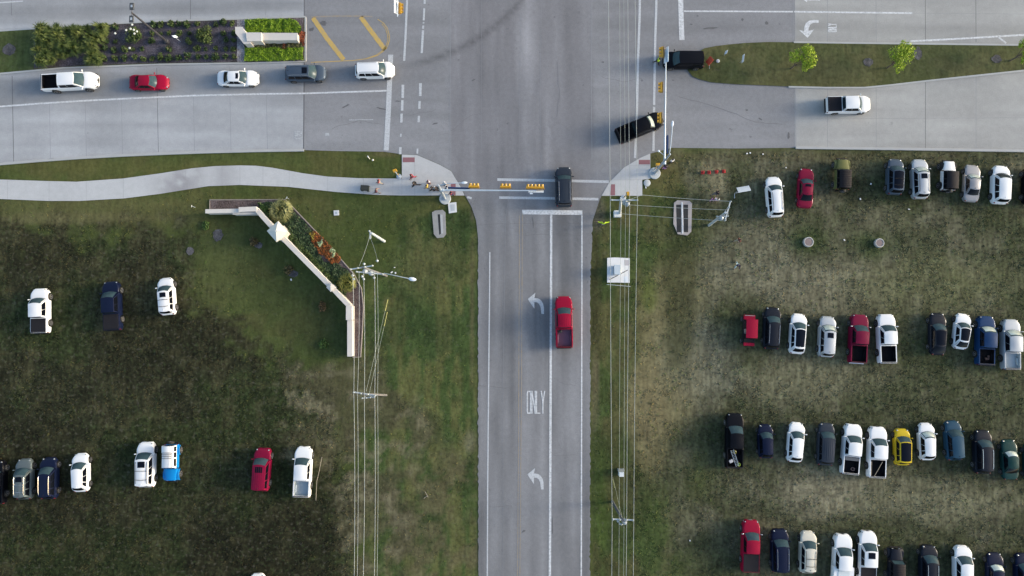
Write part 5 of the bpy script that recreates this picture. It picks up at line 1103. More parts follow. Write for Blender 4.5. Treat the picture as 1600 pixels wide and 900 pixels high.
# ================================================================= PLANTING
def bedcol(base, alt, s=1.2):
    def fn(x, y):
        n = fbm(x, y, s, 91, 4); n2 = fbm(x, y, .5, 95, 2); c = np.tile(np.array(base), (len(x), 1)); c = mixc(c, sstep(.4, .65, n), alt); return c*(.75+.5*n2)[:, None]
    return fn
M_mulch = colmat('mulch', .95, (7., .45), (2., .25), .8, specks=[(5., .62, .72, (.17, .15, .16), .6)], spec=.1)
M_gravel = colmat('gravel', .9, (9., .5), (4., .3), .9, specks=[(7., .56, .64, (.42, .40, .40), .8)])
o = sheet('planting_bed', [(54, 46.5), (140, 41), (250, 35.5), (371, 32), (371, 97.6), (250, 99), (130, 103), (54, 108)], .128, M_mulch, bedcol((.088, .078, .092), (.060, .055, .058)), .5); tag(o, kind='structure')
o = sheet('gravel_strip', [(371, 32), (384, 31.5), (384, 97), (371, 97.5)], .132, M_gravel, bedcol((.19, .175, .185), (.28, .26, .265), .5), .4); tag(o, kind='structure')
o = sheet('planting_bed', [(384, 31.5), (475, 28.5), (475, 95), (384, 97)], .130, M_mulch, bedcol((.085, .07, .075), (.14, .115, .12)), .5); tag(o, kind='structure')
bed = [(328.5, 313), (446, 312.5), (470, 338), (500, 369), (540, 414), (554, 430), (564, 450), (567.5, 480), (565.5, 520), (563, 557), (550.5, 557), (550.5, 500), (548, 476), (519, 446), (444, 370), (426, 352), (402, 329), (328.5, 327)]
o = sheet('planting_bed', bed, .02, M_mulch, bedcol((.085, .066, .064), (.125, .10, .098)), .4); tag(o, kind='structure')
kerb([(328, 331), (328, 312.5), (446, 312), (470, 337), (500, 368.5), (540, 413.5), (554, 429.5), (564.5, 450), (568, 480), (566, 520), (563.5, 558), (551, 558)], .12, .09, name='bed_edging', m=mat('stone_edging', (.26, .23, .21), .9, var=.3, vs=3))
def quadcloud(n, pos, size, up=.5, asp=1.5, seed=0, dark=0.):
    """n leaf-sized faces placed by pos()"""
    rd = random.Random(seed); mb = MB()
    for _ in range(n):
        c, out = pos(rd)
        nrm = Vector((rd.gauss(0, 1), rd.gauss(0, 1), rd.gauss(0, 1))).normalized()*(1-up)+Vector((0, 0, 1))*up*.6+Vector(out)*.5
        nrm.normalize(); a = nrm.orthogonal().normalized(); a = Matrix.Rotation(rd.uniform(0, 6.28), 3, nrm) @ a; b = nrm.cross(a); s = size*rd.uniform(.6, 1.35)
        c = Vector(c); mb.add([c-a*s*.5*asp, c-b*s*.35, c+a*s*.5*asp, c+b*s*.35], [(0, 1, 2, 3)])
    return mb
def lobes_pos(lobes, shell=.55):
    ws = [l[3]**2 for l in lobes]; tot = sum(ws)
    def pos(rd):
        t = rd.uniform(0, tot); k = 0
        while t > ws[k] and k < len(ws)-1: t -= ws[k]; k += 1
        x, y, z, r, fz = lobes[k]
        d = Vector((rd.gauss(0, 1), rd.gauss(0, 1), rd.gauss(0, 1))).normalized(); q = r*(shell+(1.08-shell)*rd.random()**.7)
        return (x+d.x*q, y+d.y*q, max(z+d.z*q*fz, .03)), d
    return pos
M_treeleaf = leafmat('young_tree_leaves', (.17, .25, .012), (.45, .55, .05), 2.2); M_bark = mat('bark', (.12, .09, .07), .95, var=.3, vs=8)
def tree(base, h, lobes, label, seed):
    o = empty('young_tree', G(*base, .1), 0, label, 'tree', 'young trees in the right median'); rd = random.Random(seed)
    q = MB(); q.tube([(0, 0, 0), (.03, .02, h*.25), (.0, .05, h*.5), (.05, 0, h*.8)], [.09, .07, .055, .02], 8)
    for l in lobes: q.tube([(0, .02, h*.28), (l[0]*.5, l[1]*.5, lerp(h*.28, l[2], .6)), (l[0]*.9, l[1]*.9, l[2])], [.045, .03, .012], 6)
    q.obj('trunk', M_bark, o); lb = []
    for l in lobes:
        lb.append(l)
        for k in range(5):
            a = rd.uniform(0, 6.28); r = l[3]; lb.append((l[0]+math.cos(a)*r*.85, l[1]+math.sin(a)*r*.85, l[2]+rd.uniform(-.3, .25), r*rd.uniform(.3, .5), .8))
    quadcloud(2300, lobes_pos(lb, .3), .135, .3, 1.6, seed).obj('crown', M_treeleaf, o, 0)
    return o
# lobes: x, y, z, radius, flattening
tree((1236, 107), 3.4, [(.95, 1.35, 2.5, .62, .9), (1.15, .25, 2.7, .85, .9), (-.35, .55, 2.2, .75, .8), (.75, -.75, 2.2, .45, .9), (1.35, -.2, 2.3, .55, .9)], 'leftmost yellow green young tree in the right median', 5)
tree((1386, 106), 3.6, [(.75, 1.35, 2.7, .85, .8), (-.3, .9, 2.6, .8, .8), (1.35, .8, 2.4, .7, .9), (.6, .1, 2.7, .85, .9), (.35, -.75, 2.1, .5, .9), (1.5, 1.4, 2.3, .5, .9)], 'middle yellow green young tree beside a grey mulch patch in the right median', 6)
tree((1578, 95), 3.4, [(.85, 1.1, 2.6, .7, .8), (.0, 1.15, 2.5, .6, .8), (1.6, .95, 2.3, .6, .8), (.65, .2, 2.5, .75, .9), (.2, -.6, 2.2, .45, .9)], 'rightmost yellow green young tree near the painted line', 7)
M_gmulch = colmat('grey_mulch', .95, (8., .4), (3., .2), .8)
def mulch(X, Y, a, b, z, nm='mulch_patch'):
    c = G(X, Y); P = [(c.x+a*(.85+.3*random.random())*math.cos(t), c.y+b*(.85+.3*random.random())*math.sin(t)) for t in [i*2*math.pi/18 for i in range(18)]]
    o = sheet(nm, P, z, M_gmulch, bedcol((.062, .061, .064), (.10, .096, .10), .4), .3, world=True); return tag(o, kind='structure')
mulch(15.5, 78, .78, .72, .125); mulch(1433, 84, .5, .8, .125); mulch(1356, 98, .6, .5, .125) ; mulch(1556, 93, .6, .5, .125); mulch(340.5, 367, .62, .75, .012); mulch(297, 392, .45, .5, .012); mulch(404, 383, .5, .4, .012); mulch(458, 428, .6, .4, .012)
# shrubs: one of each look, then copies
def leaves_mesh(name, m, r, fz, n, size, seed, lob=5, z=None):
    rd = random.Random(seed); lb = [(0, 0, r*fz*.6, r*.75, fz)]+[(math.cos(a)*r*.55, math.sin(a)*r*.55, r*fz*rd.uniform(.45, .8), r*rd.uniform(.3, .5), fz) for a in [rd.uniform(0, 6.28) for _ in range(lob)]]
    return quadcloud(n, lobes_pos(lb, .35), size, .35, 1.5, seed).mesh(name, m, 0)
def stems_mesh(r, h, seed, n=5):
    rd = random.Random(seed); q = MB()
    for k in range(n): a = rd.uniform(0, 6.28); q.tube([(0, 0, 0), (math.cos(a)*r*.3, math.sin(a)*r*.3, h*.5), (math.cos(a)*r*.6, math.sin(a)*r*.6, h)], [.025, .018, .008], 5)
    return q.mesh('stem', M_bark)
def shrub(name, base, z, fm, sm_, label, cat, group, sc=1., rz=0.):
    o = empty(name, G(*base, z), rz, label, cat, group); f = link('foliage', fm, o); s = link('stem', sm_, o); o.scale = (sc, sc, sc); return o
M_box = leafmat('dark_shrub_leaves', (.020, .040, .012), (.060, .105, .028), 4.); M_box2 = leafmat('mid_shrub_leaves', (.030, .052, .014), (.095, .135, .035), 4.)
sv_ = [(leaves_mesh('foliage', M_box if k % 2 else M_box2, .36, .8, 170, .13, 50+k), stems_mesh(.3, .4, k)) for k in range(4)]
rd = random.Random(3); n_ = 0
rows = [(41, 36.5), (52.5, 50), (63.5, 63), (76, 76), (89.5, 90)]
gs = 'small shrubs in rows in the median bed'
for k in range(15):
    for j, (y0, y1) in enumerate(rows):
        X = 167+14.2*k+rd.uniform(-2, 2); Y = lerp(y0, y1, .5)+{0: -.022*(X-167)+2.2, 4: -.012*(X-167)+1}.get(j, 0)+rd.uniform(-1.4, 1.4)
        if math.hypot((X-207)/30, (Y-55)/18) < 1 or math.hypot((X-321)/24, (Y-55)/20) < 1: continue
        if j in (2, 3) and 215 < X < 300 and rd.random() < .35: continue
        ms = sv_[rd.randrange(4)]
        shrub('small_shrub', (X, Y+1), .13, ms[0], ms[1], 'small round shrub in a row of the dark mulched median bed', 'shrub', gs, rd.uniform(1.0, 1.5) if j in (0, 4) else rd.uniform(.8, 1.35), rd.uniform(0, 6)); n_ += 1
fm = leaves_mesh('foliage', M_box2, 1.15, .75, 900, .17, 71, 9); s1 = stems_mesh(1., .9, 71, 8); fs_ = shrub('flowering_shrub', (211, 59), .13, fm, s1, 'broad green shrub with scattered white blooms in the median bed', 'shrub', None)
M_bloom = mat('white_bloom', (.72, .72, .62), .6)
for (X, Y) in ((197, 47), (204, 45), (209, 46.5), (214, 49), (210, 52.5), (180, 52), (202.5, 75), (206.5, 38.5)):
    q = MB(); p = G(X, Y, 1.35); rel = p-fs_.location
    for a in range(5): q.ell((rel.x+.07*math.cos(a*1.257), rel.y+.07*math.sin(a*1.257), rel.z), (.075, .075, .05), 6)
    q.obj('bloom', M_bloom, fs_)
shrub('green_shrub', (323, 58), .13, leaves_mesh('foliage', leafmat('fern_shrub_leaves', (.026, .045, .012), (.10, .135, .03), 3.), 1.25, .7, 1000, .17, 81, 9), stems_mesh(1., .8, 81, 8), 'broad feathery green shrub near the entry sign wall in the median bed', 'shrub', None)
# ornamental grasses
def blades_mesh(name, m, r, h, n, seed, w=.035, droop=.6, wild=0.):
    rd = random.Random(seed); mb = MB(); ph = [rd.uniform(0, 6.28) for _ in range(3)]
    for _ in range(n):
        a = rd.uniform(0, 6.283); q = math.sqrt(rd.random()); L_ = h*rd.uniform(.65, 1.1); rr = r*q*(1+wild*(rd.uniform(-.6, .5)+.45*math.sin(2*a+ph[0])+.35*math.sin(3*a+ph[1]))); L_ *= 1+wild*rd.uniform(-.45, .15); b = Vector((math.cos(a)*.12*q, math.sin(a)*.12*q, 0)); d = Vector((math.cos(a), math.sin(a), 0)); s = Vector((-d.y, d.x, 0))*w
        p0 = b; p1 = b+d*rr*.35+Vector((0, 0, L_*.6)); p2 = b+d*rr*.75+Vector((0, 0, L_*(1-.25*droop*q))); p3 = b+d*rr*1.1+Vector((0, 0, L_*(1-.9*droop*q)))
        mb.add([p0-s*.6, p0+s*.6, p1+s, p1-s, p2+s*.9, p2-s*.9, p3+s*.15, p3-s*.15], [(0, 1, 2, 3), (3, 2, 4, 5), (5, 4, 6, 7)])
    return mb.mesh(name, m, 0)
M_og = leafmat('tall_grass_blades', (.040, .070, .014), (.165, .19, .05), 1.2); M_og2 = leafmat('green_grass_blades', (.028, .055, .012), (.11, .145, .035), 1.4); M_og3 = leafmat('straw_grass_blades', (.07, .085, .025), (.27, .27, .11), 2.)
gv = [blades_mesh('blades', (M_og, M_og2, M_og, M_og2)[k], .95, 1.45, 380, 20+k, .035, .3, .75) for k in range(4)]
def ograss(base, z, me, label, group, sc=1., name='ornamental_grass'):
    o = empty(name, G(*base, z), rd.uniform(0, 6), label, 'ornamental grass', group); o['kind'] = 'thing'; link('blades', me, o); o.scale = (sc, sc, sc*rd.uniform(.9, 1.1)); return o
gg = 'tall ornamental grasses in the median'
for i, X in enumerate((64, 74, 84, 95, 106, 117, 128, 139, 149, 159)):
    for j, Y in enumerate((47, 56, 65, 75, 85, 96)):
        if j == 5 and 3 <= i <= 6: continue
        if rd.random() < .2: continue
        x_ = X+rd.uniform(-4, 4)+4; y_ = Y+rd.uniform(-3, 3)+4-.03*(X-60)*.6
        if x_ > 164: x_ = 163
        ograss((x_, min(y_, 105)), .13, gv[rd.randrange(4)], 'tall yellow green ornamental grass clump in the crowded left end of the median bed', gg, rd.uniform(.5, .9))
g = ograss((441, 330), .02, blades_mesh('blades', M_og3, 1.35, 1.3, 700, 33, .045), 'big straw tipped ornamental grass at the top of the wall bed', None); g2 = ograss((543.5, 442), .02, blades_mesh('blades', leafmat('olive_grass_blades', (.065, .08, .016), (.22, .22, .05), 2.), 1.05, .95, 520, 34, .045), 'olive green ornamental grass near the lower corner of the wall bed', None)
shrub('green_shrub', (413, 327), .02, leaves_mesh('foliage', leafmat('bright_shrub_leaves', (.03, .065, .015), (.09, .16, .035), 4.), .62, .8, 420, .14, 84, 6), stems_mesh(.5, .5, 84), 'bright green shrub left of the straw tipped grass', 'shrub', None)
M_brn = leafmat('bronze_shrub_leaves', (.035, .035, .015), (.12, .095, .04), 4.)
for (X, Y, r, m, lb) in ((398.5, 377, .62, M_brn, 'bronze leaved shrub on the lawn just behind the big wall pillar'), (451, 422, .70, M_brn, 'bronze leaved shrub on the lawn behind the middle of the wall'), (505, 479, .62, leafmat('rust_shrub_leaves', (.05, .038, .016), (.17, .11, .05), 5.), 'rusty brown shrub on the lawn behind the lower wall')):
    shrub('bronze_shrub', (X, Y), 0, leaves_mesh('foliage', m, r, .8, 420, .13, int(X), 6), stems_mesh(r*.7, r*.7, int(X)), lb, 'shrub', None)
for (X, Y, r, lb) in ((323, 352, .62, 'leafy bright green clump on the lawn below the wall end'), (507, 538, .7, 'low leafy green clump left of the lower wall end')): shrub('leafy_clump', (X, Y), 0, leaves_mesh('foliage', leafmat('clump_leaves', (.04, .075, .015), (.10, .17, .04), 4.), r, .45, 260, .14, int(X), 6), stems_mesh(r*.7, r*.3, int(X)), lb, 'plant', None)
# masses of ground cover
def cover(name, polypx, n, hgt, size, m, seed, z=0., label=None, up=.5):
    P = [G(*p) for p in polypx]; xs_ = [p.x for p in P]; ys_ = [p.y for p in P]; rd_ = random.Random(seed)
    pts = np.array([(rd_.uniform(min(xs_), max(xs_)), rd_.uniform(min(ys_), max(ys_))) for _ in range(n*6)]); d = sdist(pts[:, 0], pts[:, 1], [(p.x, p.y) for p in P]); nn = fbm(pts[:, 0], pts[:, 1], .7, seed, 3)
    keep = pts[d > (nn-.5)*.3][:n]; it = iter(keep.tolist()*2)
    hn = dict()
    def pos(rd2):
        x, y = next(it); k = vnoise(np.array([x]), np.array([y]), .45, seed)[0]; return (x, y, z+hgt*(.25+.75*k)*rd2.uniform(.7, 1)), (0, 0, .6)
    o = quadcloud(len(keep), pos, size, up, 1.4, seed).obj(name, m, None, 0); tag(o, label, None, None, 'stuff'); return o
M_lime_l = leafmat('lime_ground_cover', (.075, .15, .008), (.21, .33, .015), 2.5); M_dkgc = leafmat('dark_ground_cover', (.024, .048, .020), (.065, .105, .042), 2.5); M_hedge = leafmat('hedge_leaves', (.020, .040, .012), (.075, .115, .03), 3.); M_flow = leafmat('orange_flowers', (.07, .045, .012), (.38, .11, .025), 3.5); M_flow2 = leafmat('pale_flowers', (.22, .30, .12), (.50, .58, .36), 4.); M_flow3 = leafmat('yellow_flowers', (.12, .11, .02), (.48, .36, .05), 4.)
cover('lime_ground_cover', [(384, 32), (450, 29.8), (466, 34), (472, 44), (470, 52), (384, 53)], 5200, .32, .13, M_lime_l, 1, .13, 'lime green ground cover above the entry sign wall'); cover('lime_ground_cover', [(384, 76), (475, 75), (475, 95), (384, 97)], 4600, .32, .13, M_lime_l, 2, .13, 'lime green ground cover below the entry sign wall')
cover('sign_wall_planting', [(392, 63), (472, 62), (474, 75), (384, 76), (384, 69)], 2200, .5, .14, leafmat('mixed_bed_leaves', (.03, .035, .012), (.15, .15, .06), 5.), 3, .13, 'dark mixed planting along the front of the entry sign wall'); cover('red_flowers', [(470, 50), (478, 52), (477, 72), (471, 74), (469, 64)], 420, .4, .13, leafmat('red_flower_leaves', (.10, .022, .015), (.32, .09, .03), 4.), 4, .13, 'red flowers at the right end of the entry sign wall'); cover('red_flowers', [(443, 65), (450, 65), (450, 77), (444, 78)], 120, .5, .13, MATS['red_flower_leaves'], 14, .13, 'small patch of red flowers in front of the entry sign wall')
cover('dark_ground_cover', [(418, 316), (452, 320), (490, 362), (486, 376), (506, 408), (524, 412), (540, 420), (552, 434), (540, 465), (520, 446), (444, 369), (420, 345), (405, 325)], 6500, .34, .17, M_dkgc, 5, .02, 'dark green ground cover filling the wall bed')
cover('clipped_hedge', [(444, 358), (452, 358), (488, 398), (528, 440), (536, 462), (545, 470), (540, 474), (516, 444), (470, 398)], 3400, .75, .14, M_hedge, 6, .02, 'dark low hedge running along the wall'); cover('clipped_hedge', [(404, 318), (424, 316), (428, 336), (424, 346), (412, 332)], 900, .6, .14, M_hedge, 16, .02, 'short dark hedge between the wall and the straw tipped grass')
cover('orange_flowers', [(484, 363), (492, 359.5), (504, 370), (521, 389), (533, 403.5), (530, 410), (520, 412.5), (510, 404), (500, 396), (488, 378)], 2600, .34, .12, M_flow, 7, .04, 'bed of orange flowers along the edge of the wall bed'); cover('pale_flowers', [(497, 379), (504, 375), (507, 380), (500, 386)], 190, .42, .12, M_flow2, 8, .05, 'pale green white flower patch, upper one in the orange bed'); cover('pale_flowers', [(516, 392), (521, 387), (525, 392), (523, 401), (518, 403)], 210, .42, .12, M_flow2, 9, .05, 'pale green white flower patch, lower one in the orange bed'); cover('yellow_flowers', [(484, 365), (490, 361), (494, 368), (490, 376)], 220, .40, .12, M_flow3, 10, .05, 'yellow flowers at the upper end of the orange bed')
# rough grass: uncountable tufts over field and verge
def tufts(n, seed):
    rs = np.random.RandomState(seed); pxx = rs.uniform(-40, 1640, n*2); pyy = rs.uniform(225, 925, n*2)
    inb = ~((pxx > 742) & (pxx < 928)); wtop = np.interp(pxx, [p[0] for p in wt[:15]], [p[1] for p in wt[:15]]); wbot = np.interp(pxx, [p[0] for p in wb[::-1]], [p[1] for p in wb[::-1]])
    inb &= ~((pxx < 742) & (pyy < np.where(pxx < 628, wbot+1, 308))); inb &= ~((pxx > 920) & (pxx < 1020) & (pyy < 312)); inb &= ~((pxx >= 1020) & (pyy < 238)); inb &= sdist(pxx, pyy, bed) < -2
    for poly in ([(675, 328), (697, 328), (697, 372), (677, 372)], [(1051, 312), (1082, 312), (1082, 368), (1051, 368)], [(948, 402), (984, 402), (984, 442), (948, 442)], [(700, 316), (714, 316), (714, 334), (700, 334)], [(320, 326), (404, 324), (430, 352), (520, 446), (551, 478), (551, 558), (542, 558), (540, 482), (430, 372), (400, 336), (320, 336)]): inb &= sdist(pxx, pyy, poly) < 0
    pxx, pyy = pxx[inb][:n], pyy[inb][:n]; P = np.array([G(a, b)[:2] for a, b in zip(pxx, pyy)]); col = ground_color(P[:, 0], P[:, 1])[:, :3]
    k = fbm(P[:, 0], P[:, 1], 1.6, 131, 3); keep = rs.rand(len(k)) < sstep(.38, .6, k)*.9+.1
    rough = (pxx > 985) | (sdist(pxx, pyy, [(-900, 352), (215, 352), (322, 440), (480, 585), (552, 720), (552, 1800), (-900, 1800)]) > 0); keep &= rough | (rs.rand(len(k)) < .35)
    P, col, rough = P[keep], col[keep], rough[keep]; m = len(P); B = 3
    a = rs.uniform(0, 6.28, (m, B)); h = rs.uniform(.03, .11, (m, B))*np.where(rough, 1, .5)[:, None]; w = rs.uniform(.03, .07, (m, B)); ln = rs.uniform(.04, .22, (m, B))
    bx = P[:, 0, None]+rs.uniform(-.14, .14, (m, B)); by = P[:, 1, None]+rs.uniform(-.14, .14, (m, B)); dx, dy = np.cos(a), np.sin(a)
    v = np.zeros((m, B, 3, 3)); v[..., 0, 0] = bx-dy*w; v[..., 0, 1] = by+dx*w; v[..., 1, 0] = bx+dy*w; v[..., 1, 1] = by-dx*w; v[..., 2, 0] = bx+dx*ln; v[..., 2, 1] = by+dy*ln; v[..., 2, 2] = h; v[..., :2, 2] = -.03
    V = v.reshape(-1, 3); f = np.arange(len(V)).reshape(-1, 3); me = bpy.data.meshes.new('rough_grass'); me.from_pydata(V.tolist(), [], f.tolist())
    tint = rs.uniform(.8, 1.35, (m, 1)); warm = rs.rand(m, 1); cc = col*tint*np.where(warm > .8, np.array([[1.5, 1.35, 1.1]]), np.where(warm < .2, np.array([[.8, 1.05, .7]]), np.array([[1., 1., 1.]])))
    setcol(me, np.repeat(np.clip(cc, .005, .4), 3*B, 0)); me.materials.append(M_blade); o = link('rough_grass', me); return tag(o, 'short rough grass tufts all over the field and verges', None, None, 'stuff')
M_blade = colmat('grass_blade', .8, (3., .1), (1., .1), 0., spec=.15)
tufts(52000, 5)
# a bare twig and pale stalk streaks lying in the left field
for pts, lb in (([(503, 714), (499, 735), (495, 752), (493.5, 782)], 'long pale stalk lying in the dark field right of the white pickup'), ([(664, 768), (669, 777), (667, 775), (662, 779)], 'pale twig in the left verge')):
    q = MB(); q.tube([G(*p, .06) for p in pts], .035, 5); o = q.obj('dry_stalk', mat('dry_stalk', (.24, .22, .18), .9)); tag(o, lb, 'stalk')
# ================================================================= PEOPLE
def skin_mesh(joints, edges, name, sub=1):
    me = bpy.data.meshes.new(name); me.from_pydata([j[0] for j in joints], edges, []); o = bpy.data.objects.new(name, me); C.objects.link(o)
    sk = o.modifiers.new('s', 'SKIN'); sk.use_smooth_shade = True; ss = o.modifiers.new('u', 'SUBSURF'); ss.levels = sub; ss.render_levels = sub
    for i, j in enumerate(joints): v = me.skin_vertices[0].data[i]; v.radius = j[1] if isinstance(j[1], tuple) else (j[1], j[1]); v.use_root = (i == 0)
    dg = bpy.context.evaluated_depsgraph_get(); dg.update(); r = bpy.data.meshes.new_from_object(o.evaluated_get(dg)); bpy.data.objects.remove(o); r.name = name; return r
pose_cache = {}
def pose(kind):
    """joints of a figure facing +Y, 1.72 m tall"""
    if kind in pose_cache: return pose_cache[kind]
    V = Vector; st_ = {'walk': .30, 'stride': .38, 'stand': .03, 'spread': .04, 'pull': .25}[kind]
    bend = .10 if kind in ('pull', 'stride') else .02
    pel = V((0, 0, .93)); wa = V((0, .01, 1.08)); ch = V((0, .02+bend, 1.28)); nk = V((0, .02+bend*1.4, 1.45)); hd = V((0, .05+bend*1.5, 1.54)); hc = V((0, .05+bend*1.5, 1.64))
    J = [(pel, (.15, .115)), (wa, (.135, .10)), (ch, (.165, .115)), (nk, .06), (hd, (.075, .085)), (hc, (.078, .09))]; Eg = [(0, 1), (1, 2), (2, 3), (3, 4), (4, 5)]
    arms, legs = [], []
    for s in (-1, 1):
        sh = ch+V((s*.18, 0, .09))
        if kind == 'spread': el = sh+V((s*.27, .04, -.03)); wr = el+V((s*.24, .05, .02)); fd = V((s, .15, 0)).normalized()
        elif kind == 'pull' and s > 0: el = sh+V((.05, -.20, -.20)); wr = el+V((0, -.24, -.06)); fd = V((0, -1, -.1)).normalized()
        else: sw = s*st_*.7; el = sh+V((s*.04, -.5*sw, -.27)); wr = el+V((s*.02, .10-.6*sw, -.22)); fd = V((0, .3-.5*sw, -1)).normalized()
        i = len(J); J += [(sh, .062), (el, .046), (wr, .032)]; Eg += [(2, i), (i, i+1), (i+1, i+2)]; arms.append((sh, el, wr))
        side = fd.cross(V((s, 0, 0.01)) if abs(fd.x) < .8 else V((0, 0, 1))).normalized()
        pm_ = wr+fd*.07; J.append((pm_, (.036, .020))); Eg.append((i+2, i+3))
        for k, (off, ln) in enumerate(((-.030, .070), (-.010, .085), (.010, .080), (.030, .062))):
            b = len(J); p = pm_+side*off+fd*.03; J += [(p, .0095), (p+fd*ln*.5, .0088), (p+fd*ln*.9-V((s*.012, 0, 0)), .007)]; Eg += [(i+3, b), (b, b+1), (b+1, b+2)]
        b = len(J); p = wr+side*.038+fd*.04; J += [(p, .0105), (p+side*.02+fd*.035, .009)]; Eg += [(i+2, b), (b, b+1)]
        hp = pel+V((s*.09, 0, -.04)); f = s*st_
        kn = V((s*.095, f*.55+.03, .50)); an = V((s*.10, f*1.0-.02 if f > 0 else f*1.25, .09 if f > -.1 else .13)); to = an+V((s*.02, .13, -.05)); he = an+V((0, -.05, -.05))
        i = len(J); J += [(hp, .092), (kn, .06), (an, .042), (to, (.045, .03)), (he, .035)]; Eg += [(0, i), (i, i+1), (i+1, i+2), (i+2, i+3), (i+2, i+4)]; legs.append((hp, kn, an, to, he))
    J = [(tuple(p), r) for p, r in J]; body = skin_mesh(J, Eg, 'person')
    bm = MB(); fx = hc.y
    for s in (-1, 1): bm.ell((s*.082, fx-.005, 1.61), (.014, .026, .034), 6); bm.ell((s*.032, fx+.082, 1.625), (.012, .008, .009), 6)
    bm.ell((0, fx+.096, 1.592), (.014, .022, .024), 6); bm.ell((0, fx+.082, 1.553), (.026, .010, .007), 6)
    fm = bm.mesh('f', MATS.get('skin') or mat('skin', (.25, .16, .12), .6))
    x = bmesh.new(); x.from_mesh(body); x.from_mesh(fm); x.to_mesh(body); x.free(); body.polygons.foreach_set('use_smooth', [True]*len(body.polygons))
    tj = [(tuple(pel+V((0, 0, .04))), (.158, .125)), (tuple(wa), (.155, .128)), (tuple(ch), (.192, .150)), (tuple(nk-V((0, 0, .04))), .088)]; te = [(0, 1), (1, 2), (2, 3)]
    long_ = kind in ('spread', 'stride')
    for sh, el, wr in arms:
        i = len(tj); tj += [(tuple(sh), .09), (tuple(el if long_ else sh.lerp(el, .75)), .062)]; te += [(2, i), (i, i+1)]
        if long_: tj.append((tuple(el.lerp(wr, .92)), .05)); te.append((i+1, i+2))
    if kind == 'spread': tj[1] = (tj[1][0], (.175, .14)); tj[2] = (tj[2][0], (.21, .155))
    shirt = skin_mesh(tj, te, 'shirt'); lj = [(tuple(pel), (.16, .125))]; le = []
    for hp, kn, an, to, he in legs: i = len(lj); lj += [(tuple(hp), .102), (tuple(kn), .072), (tuple(an.lerp(kn, .12)), .058)]; le += [(0, i), (i, i+1), (i+1, i+2)]
    trou = skin_mesh(lj, le, 'trousers'); sj = MB()
    for hp, kn, an, to, he in legs: c = (to+he)/2; sj.ell(c+V((0, 0, -.005)), (.052, .15, .05), 8)
    shoes = sj.mesh('shoes', M_blk); q = MB(); q.ell((0, fx-.018, 1.655), (.092, .105, .095), 10); hair = q.mesh('hair', M_blk)
    pose_cache[kind] = (body, shirt, trou, shoes, hair); return pose_cache[kind]
def cloth(n, c): return mat('cloth_'+n, c, .85, var=.15, vs=6)
M_sk = mat('skin', (.25, .16, .12), .6); CL = {k: cloth(k, c) for k, c in dict(white=(.70, .69, .68), black=(.012, .012, .014), red=(.33, .04, .06), maroon=(.17, .025, .04), navy=(.018, .02, .06), grey=(.14, .14, .15), jeans=(.06, .085, .14), yellow=(.55, .38, .08), pink=(.46, .20, .40), rust=(.17, .045, .03), lime=(.50, .68, .02), khaki=(.34, .29, .22), sky=(.32, .44, .48), hairdark=(.012, .009, .008), hairbrown=(.06, .035, .02), hairpale=(.38, .30, .18), cap=(.62, .62, .62)).items()}
def person(feet, yaw, kind, shirt, trou, label, hair='hairdark', sc=1., z=0., shoes='black', group='people on foot', extra=None):
    b, s, t, sh, hr = pose(kind); o = link('person', b); o.location = G(*feet, z); o.rotation_euler = (0, 0, R(yaw)); o.scale = (sc*1.06, sc*1.06, sc); tag(o, label, 'person', group)
    if not b.materials: b.materials.append(M_sk)
    for nm, me, c in (('shirt', s, shirt), ('trousers', t, trou), ('shoes', sh, shoes), ('hair', hr, hair)):
        if not me.materials: me.materials.append(M_blk)
        k = link(nm, me, o); k.material_slots[0].link = 'OBJECT'; k.material_slots[0].material = CL[c]
    if extra: extra(o)
    return o
def pack(par_label, m):
    def f(o):
        q = MB(); q.box((0, -.19, 1.25), (.34, .20, .44), bev=.07); b = q.obj('backpack', m); q2 = MB()
        for s in (-1, 1): q2.tube([(s*.12, -.12, 1.42), (s*.13, .05, 1.46), (s*.13, .17, 1.3)], .022, 6)
        q2.obj('shoulder_strap', m, b); tag(b, par_label, 'backpack'); b.location = o.location; b.rotation_euler = o.rotation_euler
    return f
person((645.5, 278), 130, 'walk', 'maroon', 'red', 'person in maroon top and pink red trousers walking near the upper tactile strip', 'hairdark')
person((650.5, 289.5), 110, 'stride', 'black', 'black', 'person dressed all in black walking left on the ramp')
person((671, 286.5), 160, 'stand', 'white', 'red', 'person in white top standing behind the yellow shirted person')
person((669.5, 294.5), 80, 'walk', 'yellow', 'khaki', 'person in yellow shirt with dark hair by the people crossing')
person((678.5, 297), 95, 'stride', 'black', 'black', 'person in black with a white pack beside the yellow shirted person', extra=pack('white backpack on the person in black', CL['white']))
person((684.5, 298), 85, 'stride', 'black', 'black', 'person in black walking nearest the mast pole, right of the white pack')
person((696, 289.5), -30, 'stand', 'white', 'grey', 'person in white top under the left lamp arm', 'cap')
person((699, 296), -60, 'walk', 'white', 'navy', 'person in white shirt with dark hair next to the mast arm')
person((705.5, 304.5), -80, 'walk', 'red', 'navy', 'person in red top stepping on the lower tactile strip', 'hairdark', .95)
person((594, 286.5), -85, 'walk', 'red', 'khaki', 'person in red top walking on the sidewalk above the wagon', 'hairdark', .98)
person((590, 301), -80, 'pull', 'maroon', 'grey', 'person in maroon shirt pulling the dark wagon on the sidewalk', 'hairpale')
person((1047, 255), 20, 'stand', 'white', 'black', 'person in white shirt just right of the right mast pole')
person((1036.5, 264), -20, 'stand', 'navy', 'pink', 'person in navy top in the shade of the right mast pole')
person((1116, 304), -60, 'walk', 'black', 'grey', 'person in black top walking below the red cones')
person((1116, 313.5), 170, 'stand', 'white', 'pink', 'adult in white with a pink clad child below the red cones'); person((1110.8, 313), 150, 'walk', 'pink', 'pink', 'child in pink beside the adult in white', 'hairbrown', .72)
